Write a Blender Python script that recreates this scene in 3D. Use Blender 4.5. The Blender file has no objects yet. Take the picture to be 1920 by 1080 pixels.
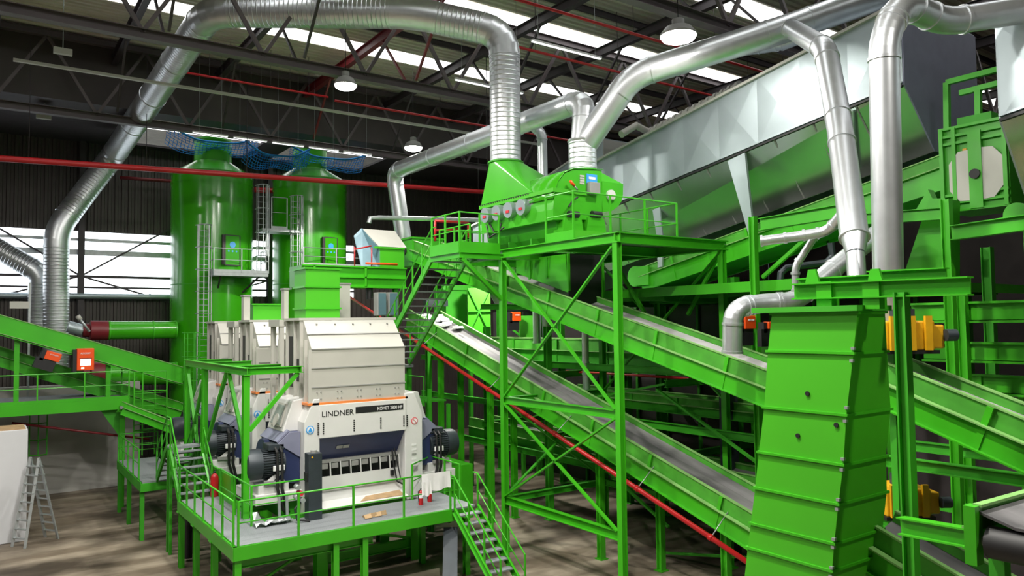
import bpy, bmesh, math, random
from mathutils import Vector as V, Matrix
random.seed(7)
PI = math.pi
SC = bpy.context.scene
COL = SC.collection
# ------------------------------------------------------------------ camera
FPX, YAW, PITCH, ROLL, CH = 1411.12, math.radians(54.62), math.radians(2.762), math.radians(0.7156), 7.6
_F = V((math.cos(YAW)*math.cos(PITCH), math.sin(YAW)*math.cos(PITCH), math.sin(PITCH)))
_R0 = V((math.sin(YAW), -math.cos(YAW), 0)); _D0 = _F.cross(_R0)
_R = _R0*math.cos(ROLL) + _D0*math.sin(ROLL)
_D = _D0*math.cos(ROLL) - _R0*math.sin(ROLL)
CAMP = V((0, 0, CH))
cam = bpy.data.objects.new('camera', bpy.data.cameras.new('camera')); COL.objects.link(cam)
cam.data.sensor_width = 36; cam.data.lens = 36*FPX/1920; cam.data.clip_end = 300
M3 = Matrix((_R, -_D, -_F)).transposed()
cam.matrix_world = Matrix.Translation(CAMP) @ M3.to_4x4()
SC.camera = cam

def at(px, py, X=None, Y=None, Z=None, D=None):
    "the point of the place that the photograph shows at a pixel, on a known plane"
    r = _R*((px-960)/FPX) + _D*((py-540)/FPX) + _F
    t = X/r.x if X is not None else Y/r.y if Y is not None else (Z-CH)/r.z if Z is not None else D
    return CAMP + r*t

# ------------------------------------------------------------------ materials
def mat(name, rgb, rough=.5, metal=0., var=.12, scale=1.5, dirt=None, dirt_amt=0., stretch=None, emit=0., coat=0.):
    m = bpy.data.materials.new(name); m.use_nodes = True
    nt = m.node_tree; b = nt.nodes['Principled BSDF']
    b.inputs['Roughness'].default_value = rough; b.inputs['Metallic'].default_value = metal
    if coat: b.inputs['Coat Weight'].default_value = coat; b.inputs['Coat Roughness'].default_value = .15
    tc = nt.nodes.new('ShaderNodeTexCoord'); mp = nt.nodes.new('ShaderNodeMapping')
    nt.links.new(tc.outputs['Object'], mp.inputs['Vector'])
    if stretch: mp.inputs['Scale'].default_value = stretch
    nz = nt.nodes.new('ShaderNodeTexNoise'); nz.inputs['Scale'].default_value = scale; nz.inputs['Detail'].default_value = 5
    nt.links.new(mp.outputs['Vector'], nz.inputs['Vector'])
    cr = nt.nodes.new('ShaderNodeValToRGB')
    e = cr.color_ramp.elements
    e[0].position = .3; e[1].position = .7
    e[0].color = tuple(c*(1-var) for c in rgb)+(1,); e[1].color = tuple(min(1, c*(1+var)) for c in rgb)+(1,)
    if dirt:
        n = e.new(.82 - dirt_amt*.3); n.color = tuple(dirt)+(1,)
    nt.links.new(nz.outputs['Fac'], cr.inputs['Fac'])
    nt.links.new(cr.outputs['Color'], b.inputs['Base Color'])
    if emit:
        b.inputs['Emission Color'].default_value = tuple(rgb)+(1,); b.inputs['Emission Strength'].default_value = emit
    return m
G = mat('green_paint', (.048, .40, .010), .38, 0, .10, .8, coat=.15)
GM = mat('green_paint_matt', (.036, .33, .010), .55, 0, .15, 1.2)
GD = mat('pale_green_lip', (.20, .42, .12), .6, 0, .2, 3)  # paler green for top lips and upper flanges
GS = mat('dull_green_skirt', (.058, .31, .022), .6, 0, .25, 1.5)  # deeper, duller green for the skirt boards
GT = mat('green_tank_paint', (.042, .36, .006), .22, 0, .06, .5, coat=.5)
GB = mat('green_box_paint', (.062, .43, .012), .45, 0, .05, .7)
STEEL = mat('galvanised_duct', (.72, .75, .78), .34, .82, .06, 3.)
STEELR = mat('spiral_duct', (.72, .75, .78), .34, .82, .06, 3.)
def spiral(m, period):
    nt = m.node_tree; b = nt.nodes['Principled BSDF']; uv = nt.nodes.new('ShaderNodeUVMap'); sp = nt.nodes.new('ShaderNodeSeparateXYZ')
    nt.links.new(uv.outputs['UV'], sp.inputs[0])
    a = nt.nodes.new('ShaderNodeMath'); a.operation = 'MULTIPLY'; a.inputs[1].default_value = 1/period; nt.links.new(sp.outputs['Y'], a.inputs[0])
    f = nt.nodes.new('ShaderNodeMath'); f.operation = 'FRACT'; nt.links.new(a.outputs[0], f.inputs[0])
    p = nt.nodes.new('ShaderNodeMath'); p.operation = 'PINGPONG'; p.inputs[1].default_value = .5; nt.links.new(f.outputs[0], p.inputs[0])
    r = nt.nodes.new('ShaderNodeMapRange'); r.inputs['From Min'].default_value = .36; r.inputs['From Max'].default_value = .5; nt.links.new(p.outputs[0], r.inputs['Value'])
    bp = nt.nodes.new('ShaderNodeBump'); bp.inputs['Distance'].default_value = .014; bp.inputs['Strength'].default_value = .9; nt.links.new(r.outputs[0], bp.inputs['Height']); nt.links.new(bp.outputs['Normal'], b.inputs['Normal'])
spiral(STEELR, .17)
STEELB = mat('galvanised_sheet', (.43, .50, .53), .46, .72, .10, .6)
STEELL = mat('mirror_sheet', (.52, .58, .52), .26, .93, .08, .8)
TEAL = mat('blue_grey_sheet', (.11, .20, .25), .45, .1, .1, 1.5)
ZINC = mat('zinc_steel', (.42, .45, .46), .45, .6, .1, 6)
ROOF = mat('roof_sheet', (.56, .525, .44), .6, .0, .12, .7)
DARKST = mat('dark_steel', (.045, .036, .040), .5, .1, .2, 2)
TRUSS = mat('truss_paint', (.105, .085, .088), .5, .1, .15, 1)
WALLD = mat('dark_cladding', (.060, .050, .045), .55, .1, .18, .6)
CONC = mat('concrete_wall', (.42, .41, .39), .85, 0, .22, .45, (.24, .23, .22), .35)
CONCW = mat('white_concrete', (.62, .63, .66), .8, 0, .06, .8)
RED = mat('red_paint', (.46, .010, .014), .35, 0, .1, 2)
REDD = mat('dark_red_paint', (.16, .010, .016), .45, 0, .1, 2)
ORANGE = mat('orange_enamel', (.86, .085, .008), .4, 0, .04, 2)
ORSTR = mat('orange_seal', (.75, .22, .05), .5, 0, .1, 2)
YEL = mat('yellow_enamel', (.70, .36, .01), .4, 0, .12, 3)
WHITE = mat('white_enamel', (.66, .66, .65), .4, 0, .05, 1.2)
LGREY = mat('light_grey_sheet', (.50, .49, .45), .5, .1, .06, .9)
MGREY = mat('mid_grey_sheet', (.30, .30, .29), .5, .1, .1, 1.2)
BLUE = mat('dark_blue_enamel', (.024, .035, .105), .4, 0, .1, 2)
BLUEG = mat('blue_grey_enamel', (.20, .21, .30), .45, 0, .1, 2)
MOTOR = mat('motor_grey', (.035, .045, .055), .45, .2, .15, 3)
BLACK = mat('black_rubber', (.012, .012, .013), .55, 0, .2, 3)
BELT = mat('belt_rubber', (.036, .036, .042), .6, 0, .45, 1.2, (.26, .25, .26), .5, (1.2, .25, .25))
BELTP = mat('littered_belt', (.36, .35, .36), .7, 0, .25, 2.2, (.55, .5, .48), .4, (1.5, .4, .4))
GRATE = mat('grating_steel', (.27, .29, .31), .6, .35, .15, 30)
NET = mat('blue_net', (.02, .30, .85), .7, 0, .3, 2)
PAPER = mat('white_paper', (.80, .80, .82), .8, 0, .04, 3)
CARD = mat('cardboard', (.42, .28, .15), .8, 0, .15, 4)
GLASS = mat('window_glass_dull', (.42, .45, .47), .25, .3, .2, 3)
SIGNB = mat('blue_sign', (.05, .33, .75), .4, 0, .05, 2)
SIGNW = mat('white_sign', (.8, .8, .8), .4, 0, .03, 2)
SIGNR = mat('red_sign', (.6, .03, .05), .4, 0, .03, 2)
INK = mat('black_ink', (.012, .012, .014), .5, 0, .05, 2)
SKY = mat('daylight_panel', (1., 1., 1.), .6, 0, .0, 1, emit=2.7)
WIN = mat('daylight_pane', (.90, .95, 1.), .6, 0, .0, 1, emit=2.6)
LAMP = mat('lamp_glow', (1., .97, .9), .5, 0, 0, 1, emit=28)
TUBE = mat('tube_glow', (1., 1., 1.), .5, 0, 0, 1, emit=1.6)
SCREEN = mat('screen_glow', (1., .95, .9), .4, 0, 0, 1, emit=2.2)

def floor_mat():
    m = bpy.data.materials.new('stained_concrete_floor'); m.use_nodes = True
    nt = m.node_tree; b = nt.nodes['Principled BSDF']; b.inputs['Roughness'].default_value = .62
    tc = nt.nodes.new('ShaderNodeTexCoord')
    def noise(sc, det, scale3):
        mp = nt.nodes.new('ShaderNodeMapping'); mp.inputs['Scale'].default_value = scale3
        mp.inputs['Rotation'].default_value = (0, 0, .35)
        n = nt.nodes.new('ShaderNodeTexNoise'); n.inputs['Scale'].default_value = sc; n.inputs['Detail'].default_value = det
        nt.links.new(tc.outputs['Object'], mp.inputs['Vector']); nt.links.new(mp.outputs['Vector'], n.inputs['Vector'])
        return n
    n1 = noise(.30, 6, (1, 1, 1)); n2 = noise(.5, 8, (.5, 2.2, 1))
    c1 = nt.nodes.new('ShaderNodeValToRGB'); e = c1.color_ramp.elements
    e[0].position = .38; e[0].color = (.075, .056, .040, 1); e[1].position = .62; e[1].color = (.46, .39, .30, 1)
    nt.links.new(n1.outputs['Fac'], c1.inputs['Fac'])
    c2 = nt.nodes.new('ShaderNodeValToRGB'); e = c2.color_ramp.elements
    e[0].position = .40; e[0].color = (.32, .28, .24, 1); e[1].position = .62; e[1].color = (1, 1, 1, 1)
    nt.links.new(n2.outputs['Fac'], c2.inputs['Fac'])
    mx = nt.nodes.new('ShaderNodeMix'); mx.data_type = 'RGBA'; mx.blend_type = 'MULTIPLY'; mx.inputs['Factor'].default_value = .8
    nt.links.new(c1.outputs['Color'], mx.inputs[6]); nt.links.new(c2.outputs['Color'], mx.inputs[7])
    nt.links.new(mx.outputs[2], b.inputs['Base Color'])
    return m
FLOOR = floor_mat()

# ------------------------------------------------------------------ mesh builder
class MB:
    def __init__(s): s.bm = bmesh.new()
    def faces(s, vs, fs):
        v = [s.bm.verts.new(p) for p in vs]
        for f in fs:
            try: s.bm.faces.new([v[i] for i in f])
            except ValueError: pass
        return s
    def hexa(s, p):   # p: 8 points, bottom 4 ccw then top 4
        return s.faces(p, [(3, 2, 1, 0), (4, 5, 6, 7), (0, 1, 5, 4), (1, 2, 6, 5), (2, 3, 7, 6), (3, 0, 4, 7)])
    def box(s, x0, y0, z0, x1, y1, z1):
        x0, x1 = sorted((x0, x1)); y0, y1 = sorted((y0, y1)); z0, z1 = sorted((z0, z1))
        return s.hexa([(x0, y0, z0), (x1, y0, z0), (x1, y1, z0), (x0, y1, z0), (x0, y0, z1), (x1, y0, z1), (x1, y1, z1), (x0, y1, z1)])
    def bar(s, p, q, w, h, up=(0, 0, 1), ou=0., os=0.):
        "rectangular bar from p to q: w across, h along up, shifted ou along up and os sideways"
        p = V(p); q = V(q); d = (q-p).normalized(); u = V(up)
        if abs(d.dot(u)) > .98: u = V((0, 1, 0))
        sd = d.cross(u).normalized(); u = sd.cross(d)
        a, b = sd*w/2, u*h/2; o = u*ou + sd*os
        c = [p+o-a-b, p+o+a-b, q+o+a-b, q+o-a-b, p+o-a+b, p+o+a+b, q+o+a+b, q+o-a+b]
        return s.hexa(c)
    def ibeam(s, p, q, h, b, up=(0, 0, 1), t=.02):
        s.bar(p, q, b, t, up, h/2-t/2); s.bar(p, q, b, t, up, -h/2+t/2); s.bar(p, q, t, h-2*t, up)
        return s
    def channel(s, p, q, h, b, up=(0, 0, 1), side=1, t=.02):
        s.bar(p, q, t, h, up); s.bar(p, q, b, t, up, h/2-t/2, side*b/2); s.bar(p, q, b, t, up, -h/2+t/2, side*b/2)
        return s
    def tube(s, path, r, n=12, caps=True, rad=None):
        path = [V(p) for p in path]; rings = []
        t0 = (path[1]-path[0]).normalized(); u = t0.orthogonal().normalized()
        for i, p in enumerate(path):
            t = ((path[i]-path[i-1]).normalized() if i else t0)
            t2 = ((path[i+1]-path[i]).normalized() if i < len(path)-1 else t)
            tt = (t+t2); tt = tt.normalized() if tt.length > 1e-6 else t
            u = (u-tt*u.dot(tt)).normalized(); w = tt.cross(u)
            k = 1/max(.5, math.sqrt(max(.25, (1+t.dot(t2))/2)))
            rr = rad[i] if rad else r
            rings.append([s.bm.verts.new(p+(u*math.cos(2*PI*j/n)+w*math.sin(2*PI*j/n))*rr) for j in range(n)])
        for a, b in zip(rings, rings[1:]):
            for j in range(n):
                f = s.bm.faces.new((a[j], a[(j+1) % n], b[(j+1) % n], b[j])); f.smooth = True
        if caps:
            s.bm.faces.new(rings[0][::-1]); s.bm.faces.new(rings[-1])
        uv = s.bm.loops.layers.uv.verify(); L = [0.]
        for a, b in zip(path, path[1:]): L.append(L[-1]+(b-a).length)
        pos = {v: L[i] for i, rg in enumerate(rings) for v in rg}
        for rg in rings:
            for v in rg:
                for l in v.link_loops: l[uv].uv = (0, pos[v])
        return s
    def cyl(s, p, q, r, n=16, r2=None, caps=True):
        return s.tube([p, q], r, n, caps, [r, r if r2 is None else r2])
    def lathe(s, c, prof, n=40, caps=True):
        c = V(c); rings = [[s.bm.verts.new(c+V((r*math.cos(2*PI*j/n), r*math.sin(2*PI*j/n), z))) for j in range(n)] for r, z in prof]
        for a, b in zip(rings, rings[1:]):
            for j in range(n):
                f = s.bm.faces.new((a[j], a[(j+1) % n], b[(j+1) % n], b[j])); f.smooth = True
        if caps: s.bm.faces.new(rings[0][::-1]); s.bm.faces.new(rings[-1])
        return s
    def plate(s, pts, th, nrm=None):
        "a flat polygon given thickness th along its normal (or nrm)"
        pts = [V(p) for p in pts]
        n = V(nrm).normalized() if nrm else (pts[1]-pts[0]).cross(pts[2]-pts[0]).normalized()
        k = len(pts); vs = pts+[p+n*th for p in pts]
        fs = [tuple(range(k))[::-1], tuple(range(k, 2*k))]+[(i, (i+1) % k, (i+1) % k+k, i+k) for i in range(k)]
        return s.faces(vs, fs)
    def ring(s, c, ax, r, w, t=.03, n=24):
        c = V(c); ax = V(ax).normalized()
        return s.cyl(c-ax*w/2, c+ax*w/2, r+t, n)
    def build(s, name, m, parent=None, smooth=False, bevel=0):
        bmesh.ops.recalc_face_normals(s.bm, faces=s.bm.faces)
        for e in s.bm.edges:
            if len(e.link_faces) == 2 and e.calc_face_angle(0) > .6: e.smooth = False
        me = bpy.data.meshes.new(name); s.bm.to_mesh(me); s.bm.free()
        me.materials.append(m)
        o = bpy.data.objects.new(name, me); COL.objects.link(o)
        if parent is not None: o.parent = parent
        if bevel:
            b = o.modifiers.new('bevel', 'BEVEL'); b.width = bevel; b.segments = 2; b.limit_method = 'ANGLE'
        return o
def tag(o, label, cat, group=None):
    o['label'] = label; o['category'] = cat; o['kind'] = 'thing'
    if group: o['group'] = group
    return o
def thing(name, label, cat, group=None):
    o = bpy.data.objects.new(name, None); COL.objects.link(o); o.empty_display_size = .2
    return tag(o, label, cat, group)
def struct(o, label=None, cat=None):
    o['kind'] = 'structure'
    if label: o['label'] = label; o['category'] = cat or 'structure'
    return o
def copy_tree(o, off, label=None, group=None, parent=None):
    c = o.copy(); COL.objects.link(c)
    if parent is not None: c.parent = parent
    else:
        c.location = o.location+V(off)
        if label: c['label'] = label
        if group: c['group'] = group
    for ch in [x for x in list(bpy.data.objects) if x.parent == o]:
        copy_tree(ch, off, parent=c)
    return c
def lerp(a, b, t): return V(a)*(1-t)+V(b)*t
def frange(a, b, n): return [a+(b-a)*i/(n-1) for i in range(n)] if n > 1 else [a]

def text_mesh(s, name, size, origin, right, up, m, parent, ext=.006, width=None, align='LEFT'):
    cu = bpy.data.curves.new('lettering', 'FONT'); cu.body = s; cu.size = size; cu.extrude = ext; cu.align_x = align
    to = bpy.data.objects.new('lettering', cu); COL.objects.link(to)
    bpy.context.view_layer.update()
    me = bpy.data.meshes.new_from_object(to.evaluated_get(bpy.context.evaluated_depsgraph_get()))
    bpy.data.objects.remove(to); bpy.data.curves.remove(cu)
    r = V(right).normalized(); u = V(up).normalized(); n = r.cross(u)
    xs = [v.co.x for v in me.vertices]; sx = (width/(max(xs)-min(xs))) if width else 1
    for v in me.vertices:
        v.co = V(origin)+r*v.co.x*sx+u*v.co.y+n*v.co.z
    me.materials.clear(); me.materials.append(m)
    o = bpy.data.objects.new(name, me); COL.objects.link(o)
    if parent is not None: o.parent = parent
    return o

def square_to_round(rect, z0, c, r, name, m, parent):
    "sheet-metal transition: four flat triangles and four folded corners up to a round collar"
    mb = MB(); B = [mb.bm.verts.new((x, y, z0)) for x, y in rect]; n = 32
    C = [mb.bm.verts.new((c.x+r*math.cos(PI*1.25+2*PI*i/n), c.y+r*math.sin(PI*1.25+2*PI*i/n), c.z)) for i in range(n)]
    q = n//4
    for k in range(4):
        mid = (k*q+q//2) % n; mb.bm.faces.new((B[k], B[(k+1) % 4], C[mid]))
        for j in range(-q//2, q//2): mb.bm.faces.new((B[k], C[(k*q+j+1) % n], C[(k*q+j) % n])).smooth = False
    mb.bm.faces.new(C); mb.bm.faces.new(B[::-1])
    return mb.build(name, m, parent)
# ------------------------------------------------------------------ generic equipment
def duct(name, label, pts, r, cat='duct', gores=4, ridge=None, rings=True, m=STEEL, n=24, bend=1.6, group=None, r_end=None):
    "round ventilation duct along corner points: straight spiral sections, gored elbows, clamp rings"
    t = thing(name, label, cat, group); pts = [V(p) for p in pts]
    cuts = []
    for i, p in enumerate(pts):
        if 0 < i < len(pts)-1:
            a = (pts[i-1]-p); b = (pts[i+1]-p); k = min(bend*r, a.length*.45, b.length*.45)
            cuts.append((p+a.normalized()*k, p+b.normalized()*k))
        else: cuts.append((p, p))
    for i in range(len(pts)-1):
        a, b = cuts[i][1], cuts[i+1][0]; L = (b-a).length; d = (b-a).normalized()
        path = []; rad = []
        k = max(1, int(L/1.5)); path = [a+d*(L*q/k) for q in range(k+1)]
        MB().tube(path, r, n).build('duct_section', STEELR if ridge else m, t)
        if rings:
            k = max(1, int(L/3.2))
            for j in range(k+1):
                c = a+d*(L*j/k if k else 0)
                MB().ring(c, d, r, .06, .022, n).build('clamp_ring', m, t)
    for i in range(1, len(pts)-1):
        a, b = cuts[i]; p = pts[i]; path = []
        for j in range(gores+1):
            s = j/gores; path.append(a*(1-s)**2+p*2*s*(1-s)+b*s*s)
        mb = MB(); mb.tube(path, r*1.004, n)
        idx = {v: k//n for k, v in enumerate(mb.bm.verts)}
        for e in mb.bm.edges:
            if idx[e.verts[0]] == idx[e.verts[1]]: e.smooth = False
        mb.build('elbow', m, t)
    return t

def conveyor(label, A, B, w, h1=.45, h2=.38, belt=BELT, m=G, rib=2.0, name='belt_conveyor', drop=.28, group=None, ends=True, far=True, pan=True, skirt=None):
    "belt conveyor: A to B is the top edge of the near skirt, w the level vector to the other side"
    t = thing(name, label, 'conveyor', group); A = V(A); B = V(B); w = V(w)
    d = (B-A).normalized(); s = w.normalized(); n = s.cross(d).normalized()
    if n.z < 0: n = -n
    for side, off in ((-1, V((0, 0, 0))), (1, w)):
        if side == 1 and not far: continue
        o = s*side
        a, b = A+off, B+off
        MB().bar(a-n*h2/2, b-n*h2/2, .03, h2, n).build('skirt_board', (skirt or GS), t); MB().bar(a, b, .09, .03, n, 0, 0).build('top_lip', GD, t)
        mb = MB(); c0 = a-n*(h2+h1/2)+o*.05; c1 = b-n*(h2+h1/2)+o*.05
        mb.bar(c0, c1, .03, h1, n)
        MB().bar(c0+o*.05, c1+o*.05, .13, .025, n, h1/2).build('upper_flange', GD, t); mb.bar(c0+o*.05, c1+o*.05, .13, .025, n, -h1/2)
        mb.build('side_channel', m, t)
        L = (B-A).length; k = max(1, int(L/rib))
        for j in range(1, k):
            c = a+d*(L*j/k)+o*.06
            MB().bar(c-n*.02, c-n*(h2+h1), .05, .10, d).build('side_rib', m, t)
    L = (B-A).length; i0, i1 = A-n*drop, B-n*drop
    q = [0, .25, .75, 1]; z = [.10, 0, 0, .10]
    vs = []; fs = []
    for p in (i0, i1):
        for k in range(4): vs.append(p+w*(.02+.96*q[k])+n*z[k])
    for p in (i0, i1):
        for k in range(4): vs.append(p+w*(.02+.96*q[k])+n*(z[k]-.03))
    for k in range(3):
        fs += [(k, k+1, k+5, k+4), (k+8, k+12, k+13, k+9)]
    fs += [(0, 1, 9, 8), (1, 2, 10, 9), (2, 3, 11, 10), (4, 12, 13, 5), (5, 13, 14, 6), (6, 14, 15, 7), (0, 8, 12, 4), (3, 7, 15, 11)]
    MB().faces(vs, fs).build('belt', belt, t)
    if pan:
        MB().plate([A-n*(h2+h1-.06)+w*.04, B-n*(h2+h1-.06)+w*.04, B-n*(h2+h1-.06)+w*.96, A-n*(h2+h1-.06)+w*.96], .02).build('bottom_pan', GM, t)
    if ends:
        for p in (A+d*.05, B-d*.05):
            c = p-n*(drop+.22); MB().cyl(c+w*.03, c+w*.97, .2, 16).build('end_roller', BLACK, t)
    return t

def railing(label, pts, h=1.1, step=1.2, m=G, toe=True, name='guard_railing', r=.024, pr=.026, closed=False, group=None, toeh=.15):
    t = thing(name, label, 'railing', group); pts = [V(p) for p in pts]
    up = V((0, 0, h)); mid = V((0, 0, h*.52))
    MB().tube([p+up for p in pts], r, 8).build('handrail', m, t)
    MB().tube([p+mid for p in pts], r*.75, 8).build('knee_rail', m, t)
    if toe:
        mb = MB()
        for a, b in zip(pts, pts[1:]): mb.bar(a+V((0, 0, toeh/2)), b+V((0, 0, toeh/2)), .02, toeh)
        mb.build('toe_board', m, t)
    for i, (a, b) in enumerate(zip(pts, pts[1:])):
        k = max(1, round((b-a).length/step))
        for j in range(k+1):
            if j == k and i < len(pts)-2: continue
            p = lerp(a, b, j/k); MB().bar(p, p+up, pr*2, pr*2, (1, 0, 0)).build('post', m, t)
    return t

def stair(label, top, bottom, wv, n, m=G, tread=GRATE, rails=(True, True), name='steel_stair', h=1.0):
    "flight from the top nosing to the bottom, wv across"
    t = thing(name, label, 'stairs'); top = V(top); bot = V(bottom); w = V(wv); d = (bot-top); hd = V((d.x, d.y, 0)).normalized()
    for o in (V((0, 0, 0)), w):
        MB().channel(top+o, bot+o, .22, .06, (0, 0, 1), 1).build('stringer', m, t)
    run = V((d.x, d.y, 0)).length/(n+.5)
    for i in range(n):
        c = top+d*((i+.6)/(n+.3))
        MB().hexa([c-hd*run*.5+w*.03-V((0, 0, .02)), c-hd*run*.5+w*.97-V((0, 0, .02)), c+hd*run*.5+w*.97-V((0, 0, .02)), c+hd*run*.5+w*.03-V((0, 0, .02)),
                   c-hd*run*.5+w*.03+V((0, 0, .02)), c-hd*run*.5+w*.97+V((0, 0, .02)), c+hd*run*.5+w*.97+V((0, 0, .02)), c+hd*run*.5+w*.03+V((0, 0, .02))]).build('tread', tread, t)
    for k, o in enumerate((V((0, 0, 0)), w)):
        if not rails[k]: continue
        a, b = top+o, bot+o-d*.04
        MB().tube([a+V((0, 0, h))-hd*.25, a+V((0, 0, h)), b+V((0, 0, h)), b+V((0, 0, h-.25))], .024, 8).build('handrail', m, t)
        MB().tube([a+V((0, 0, h*.5)), b+V((0, 0, h*.5))], .018, 8).build('knee_rail', m, t)
        k2 = max(2, round(d.length/1.0))
        for j in range(k2+1):
            p = lerp(a, b, j/k2); MB().bar(p, p+V((0, 0, h)), .045, .045, (1, 0, 0)).build('post', m, t)
    return t

def cage_ladder(label, foot, h, face, w=.5, m=ZINC, cage_from=2.2, group=None, cage=True):
    t = thing('caged_ladder' if cage else 'steel_ladder', label, 'ladder', group); f = V(foot); fc = V(face).normalized(); sd = V((0, 0, 1)).cross(fc)
    for k in (-1, 1): MB().bar(f+sd*w/2*k, f+sd*w/2*k+V((0, 0, h)), .05, .05, (1, 0, 0)).build('rail', m, t)
    k = int(h/.3)
    for i in range(1, k): p = f+V((0, 0, h*i/k)); MB().cyl(p-sd*w/2, p+sd*w/2, .016, 6).build('rung', m, t)
    if cage:
        def hoop(z):
            return [f+V((0, 0, z))+sd*(-w*.7*math.cos(a))+fc*(.72*math.sin(a)) for a in frange(0, PI, 11)]
        for z in frange(cage_from, h-.05, max(2, int((h-cage_from)/1.0)+1)):
            MB().tube(hoop(z), .022, 6).build('cage_hoop', m, t)
        for a in (2, 4, 6, 8):
            MB().bar(hoop(cage_from)[a], hoop(h-.05)[a], .045, .012, fc).build('cage_bar', m, t)
    return t

def column(label, p, z0, z1, b=.22, m=G, name='steel_column', group=None, cat='column', plate=True):
    t = thing(name, label, cat, group); p = V((p[0], p[1], 0))
    MB().ibeam(p+V((0, 0, z0)), p+V((0, 0, z1)), b, b, (0, 1, 0), .022).build('shaft', m, t)
    if plate:
        MB().box(p.x-b*.8, p.y-b*.8, z0, p.x+b*.8, p.y+b*.8, z0+.03).build('base_plate', m, t)
    return t

# ================================================================== THE HALL
RZ = 20.9                                    # underside of the roof sheets
WY = 47.5                                    # inside face of the window wall
XL, XR = -14, 66
struct(MB().box(XL, -8, -.3, XR, WY, 0).build('floor', FLOOR))

def corrugated(mb, o, u, v, n, L, H, pitch, dep):
    "trapezoid sheet: u along the profile (length L), v along the ribs (length H)"
    o, u, v, n = V(o), V(u), V(v), V(n); k = int(L/pitch); pts = []
    for i in range(k):
        x = i*pitch
        pts += [(x, 0), (x+pitch*.40, 0), (x+pitch*.5, dep), (x+pitch*.9, dep)]
    pts.append((k*pitch, 0))
    a = [mb.bm.verts.new(o+u*x+n*z) for x, z in pts]; b = [mb.bm.verts.new(o+u*x+n*z+v*H) for x, z in pts]
    for i in range(len(pts)-1): mb.bm.faces.new((a[i], a[i+1], b[i+1], b[i]))
    return mb
SKY_Y = [6.65, 13.2, 19.75, 26.35, 33.0]
mb = MB(); corrugated(mb, (XL, -8, RZ), (0, 1, 0), (1, 0, 0), (0, 0, .09), WY+20, XR-XL, .36, 1)
mb.box(XL, -8, RZ+.12, XR, WY+12, RZ+.2)
struct(mb.build('ceiling', ROOF))
for i, y in enumerate(SKY_Y+[41.6, 44.6, 49.5, 53.5]):
    struct(MB().box(XL+2, y-.62, RZ-.03, XR-2, y+.62, RZ+.02).build('window_%d' % (i+1), SKY), 'long roof light strip in the sheeted ceiling', 'roof light')
# low soffit in front of the window wall, with openings round the tank tops
HOLES = [(6.2, 40.4, 13.0, 46.6), (14.6, 40.4, 20.6, 46.6)]
SZ = 18.0
mb = MB(); y0 = 39.2
mb.box(XL, y0, SZ, HOLES[0][0], WY+.3, SZ+.12); mb.box(HOLES[0][2], y0, SZ, HOLES[1][0], WY+.3, SZ+.12); mb.box(HOLES[1][2], y0, SZ, XR, WY+.3, SZ+.12)
for h in HOLES: mb.box(h[0], y0, SZ, h[2], h[1], SZ+.12); mb.box(h[0], h[3], SZ, h[2], WY+.3, SZ+.12)
struct(mb.build('trim_5', DARKST), 'dark soffit over the tanks', 'soffit')
struct(MB().box(XL, y0-.1, SZ, XR, y0, RZ).build('trim_6', WALLD), 'dark bulkhead closing the roof above the soffit edge', 'bulkhead')
# window wall
wz0, wz1 = at(220, 553, Y=WY).z, at(220, 437, Y=WY).z
wx1 = at(664, 500, Y=WY).x
mb = MB(); corrugated(mb, (XL, WY, 0), (1, 0, 0), (0, 0, 1), (0, -.07, 0), XR-XL, wz0, .34, 1); mb.box(XL, WY+.02, 0, XR, WY+.25, wz0)
corrugated(mb, (XL, WY, wz1), (1, 0, 0), (0, 0, 1), (0, -.07, 0), XR-XL, SZ-wz1, .34, 1); mb.box(XL, WY+.02, wz1, XR, WY+.25, SZ)
corrugated(mb, (wx1, WY, wz0), (1, 0, 0), (0, 0, 1), (0, -.07, 0), XR-wx1, wz1-wz0, .34, 1); mb.box(wx1, WY+.02, wz0, XR, WY+.25, wz1)
struct(mb.build('wall_back', WALLD))
struct(MB().box(XR, -8, 0, XR+.3, WY, RZ).build('wall_right', WALLD))
struct(MB().box(XL-.3, -8, 0, XL, WY, RZ).build('wall_left', WALLD)); struct(MB().box(XL, -8.3, 0, XR, -8, RZ).build('wall_front', WALLD))
px = [at(151, 500, Y=WY).x, at(503, 500, Y=WY).x]; bay = px[1]-px[0]
posts = [px[0]-bay, px[0], px[1]]
edges = [XL]+posts+[wx1]
for i in range(len(edges)-1):
    a, b = edges[i], edges[i+1]
    w = struct(MB().box(a, WY+.12, wz0, b, WY+.16, wz1).build('window_%d' % (11+i), WIN), 'bright bay of the long window band in the cladding', 'window')
    for py, th, m_ in ((453, .16, ZINC), (476, .30, ZINC), (520, .14, DARKST), (540, .10, DARKST)):
        z = at(230, py, Y=WY).z+(0 if py < 530 else 0)
        MB().box(a, WY-.02, z-th/2, b, WY+.10, z+th/2).build('window_rail', m_, w)
for i, x in enumerate(posts):
    c = struct(MB().ibeam((x, WY-.25, 0), (x, WY-.25, SZ), .34, .3, (0, 1, 0)).build('trim_%d' % (i+10), DARKST), 'dark steel wall post', 'wall post')
    z = at(150, 518, Y=WY).z
    for dx in (-1, 1):
        for dz in (-1, 1):
            MB().bar((x, WY-.2, z), (x+dx*bay*.5, WY-.2, z+dz*(3.3 if dz > 0 else 1.6)), .09, .09).build('wind_brace', DARKST, c)
# concrete push wall
cw1 = at(262, 912, Z=0)
struct(MB().box(-10, 41.3, 0, cw1.x+.1, 41.9, 5.0).build('trim_2', CONC), 'stained concrete push wall under the sorting platform', 'wall')

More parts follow.
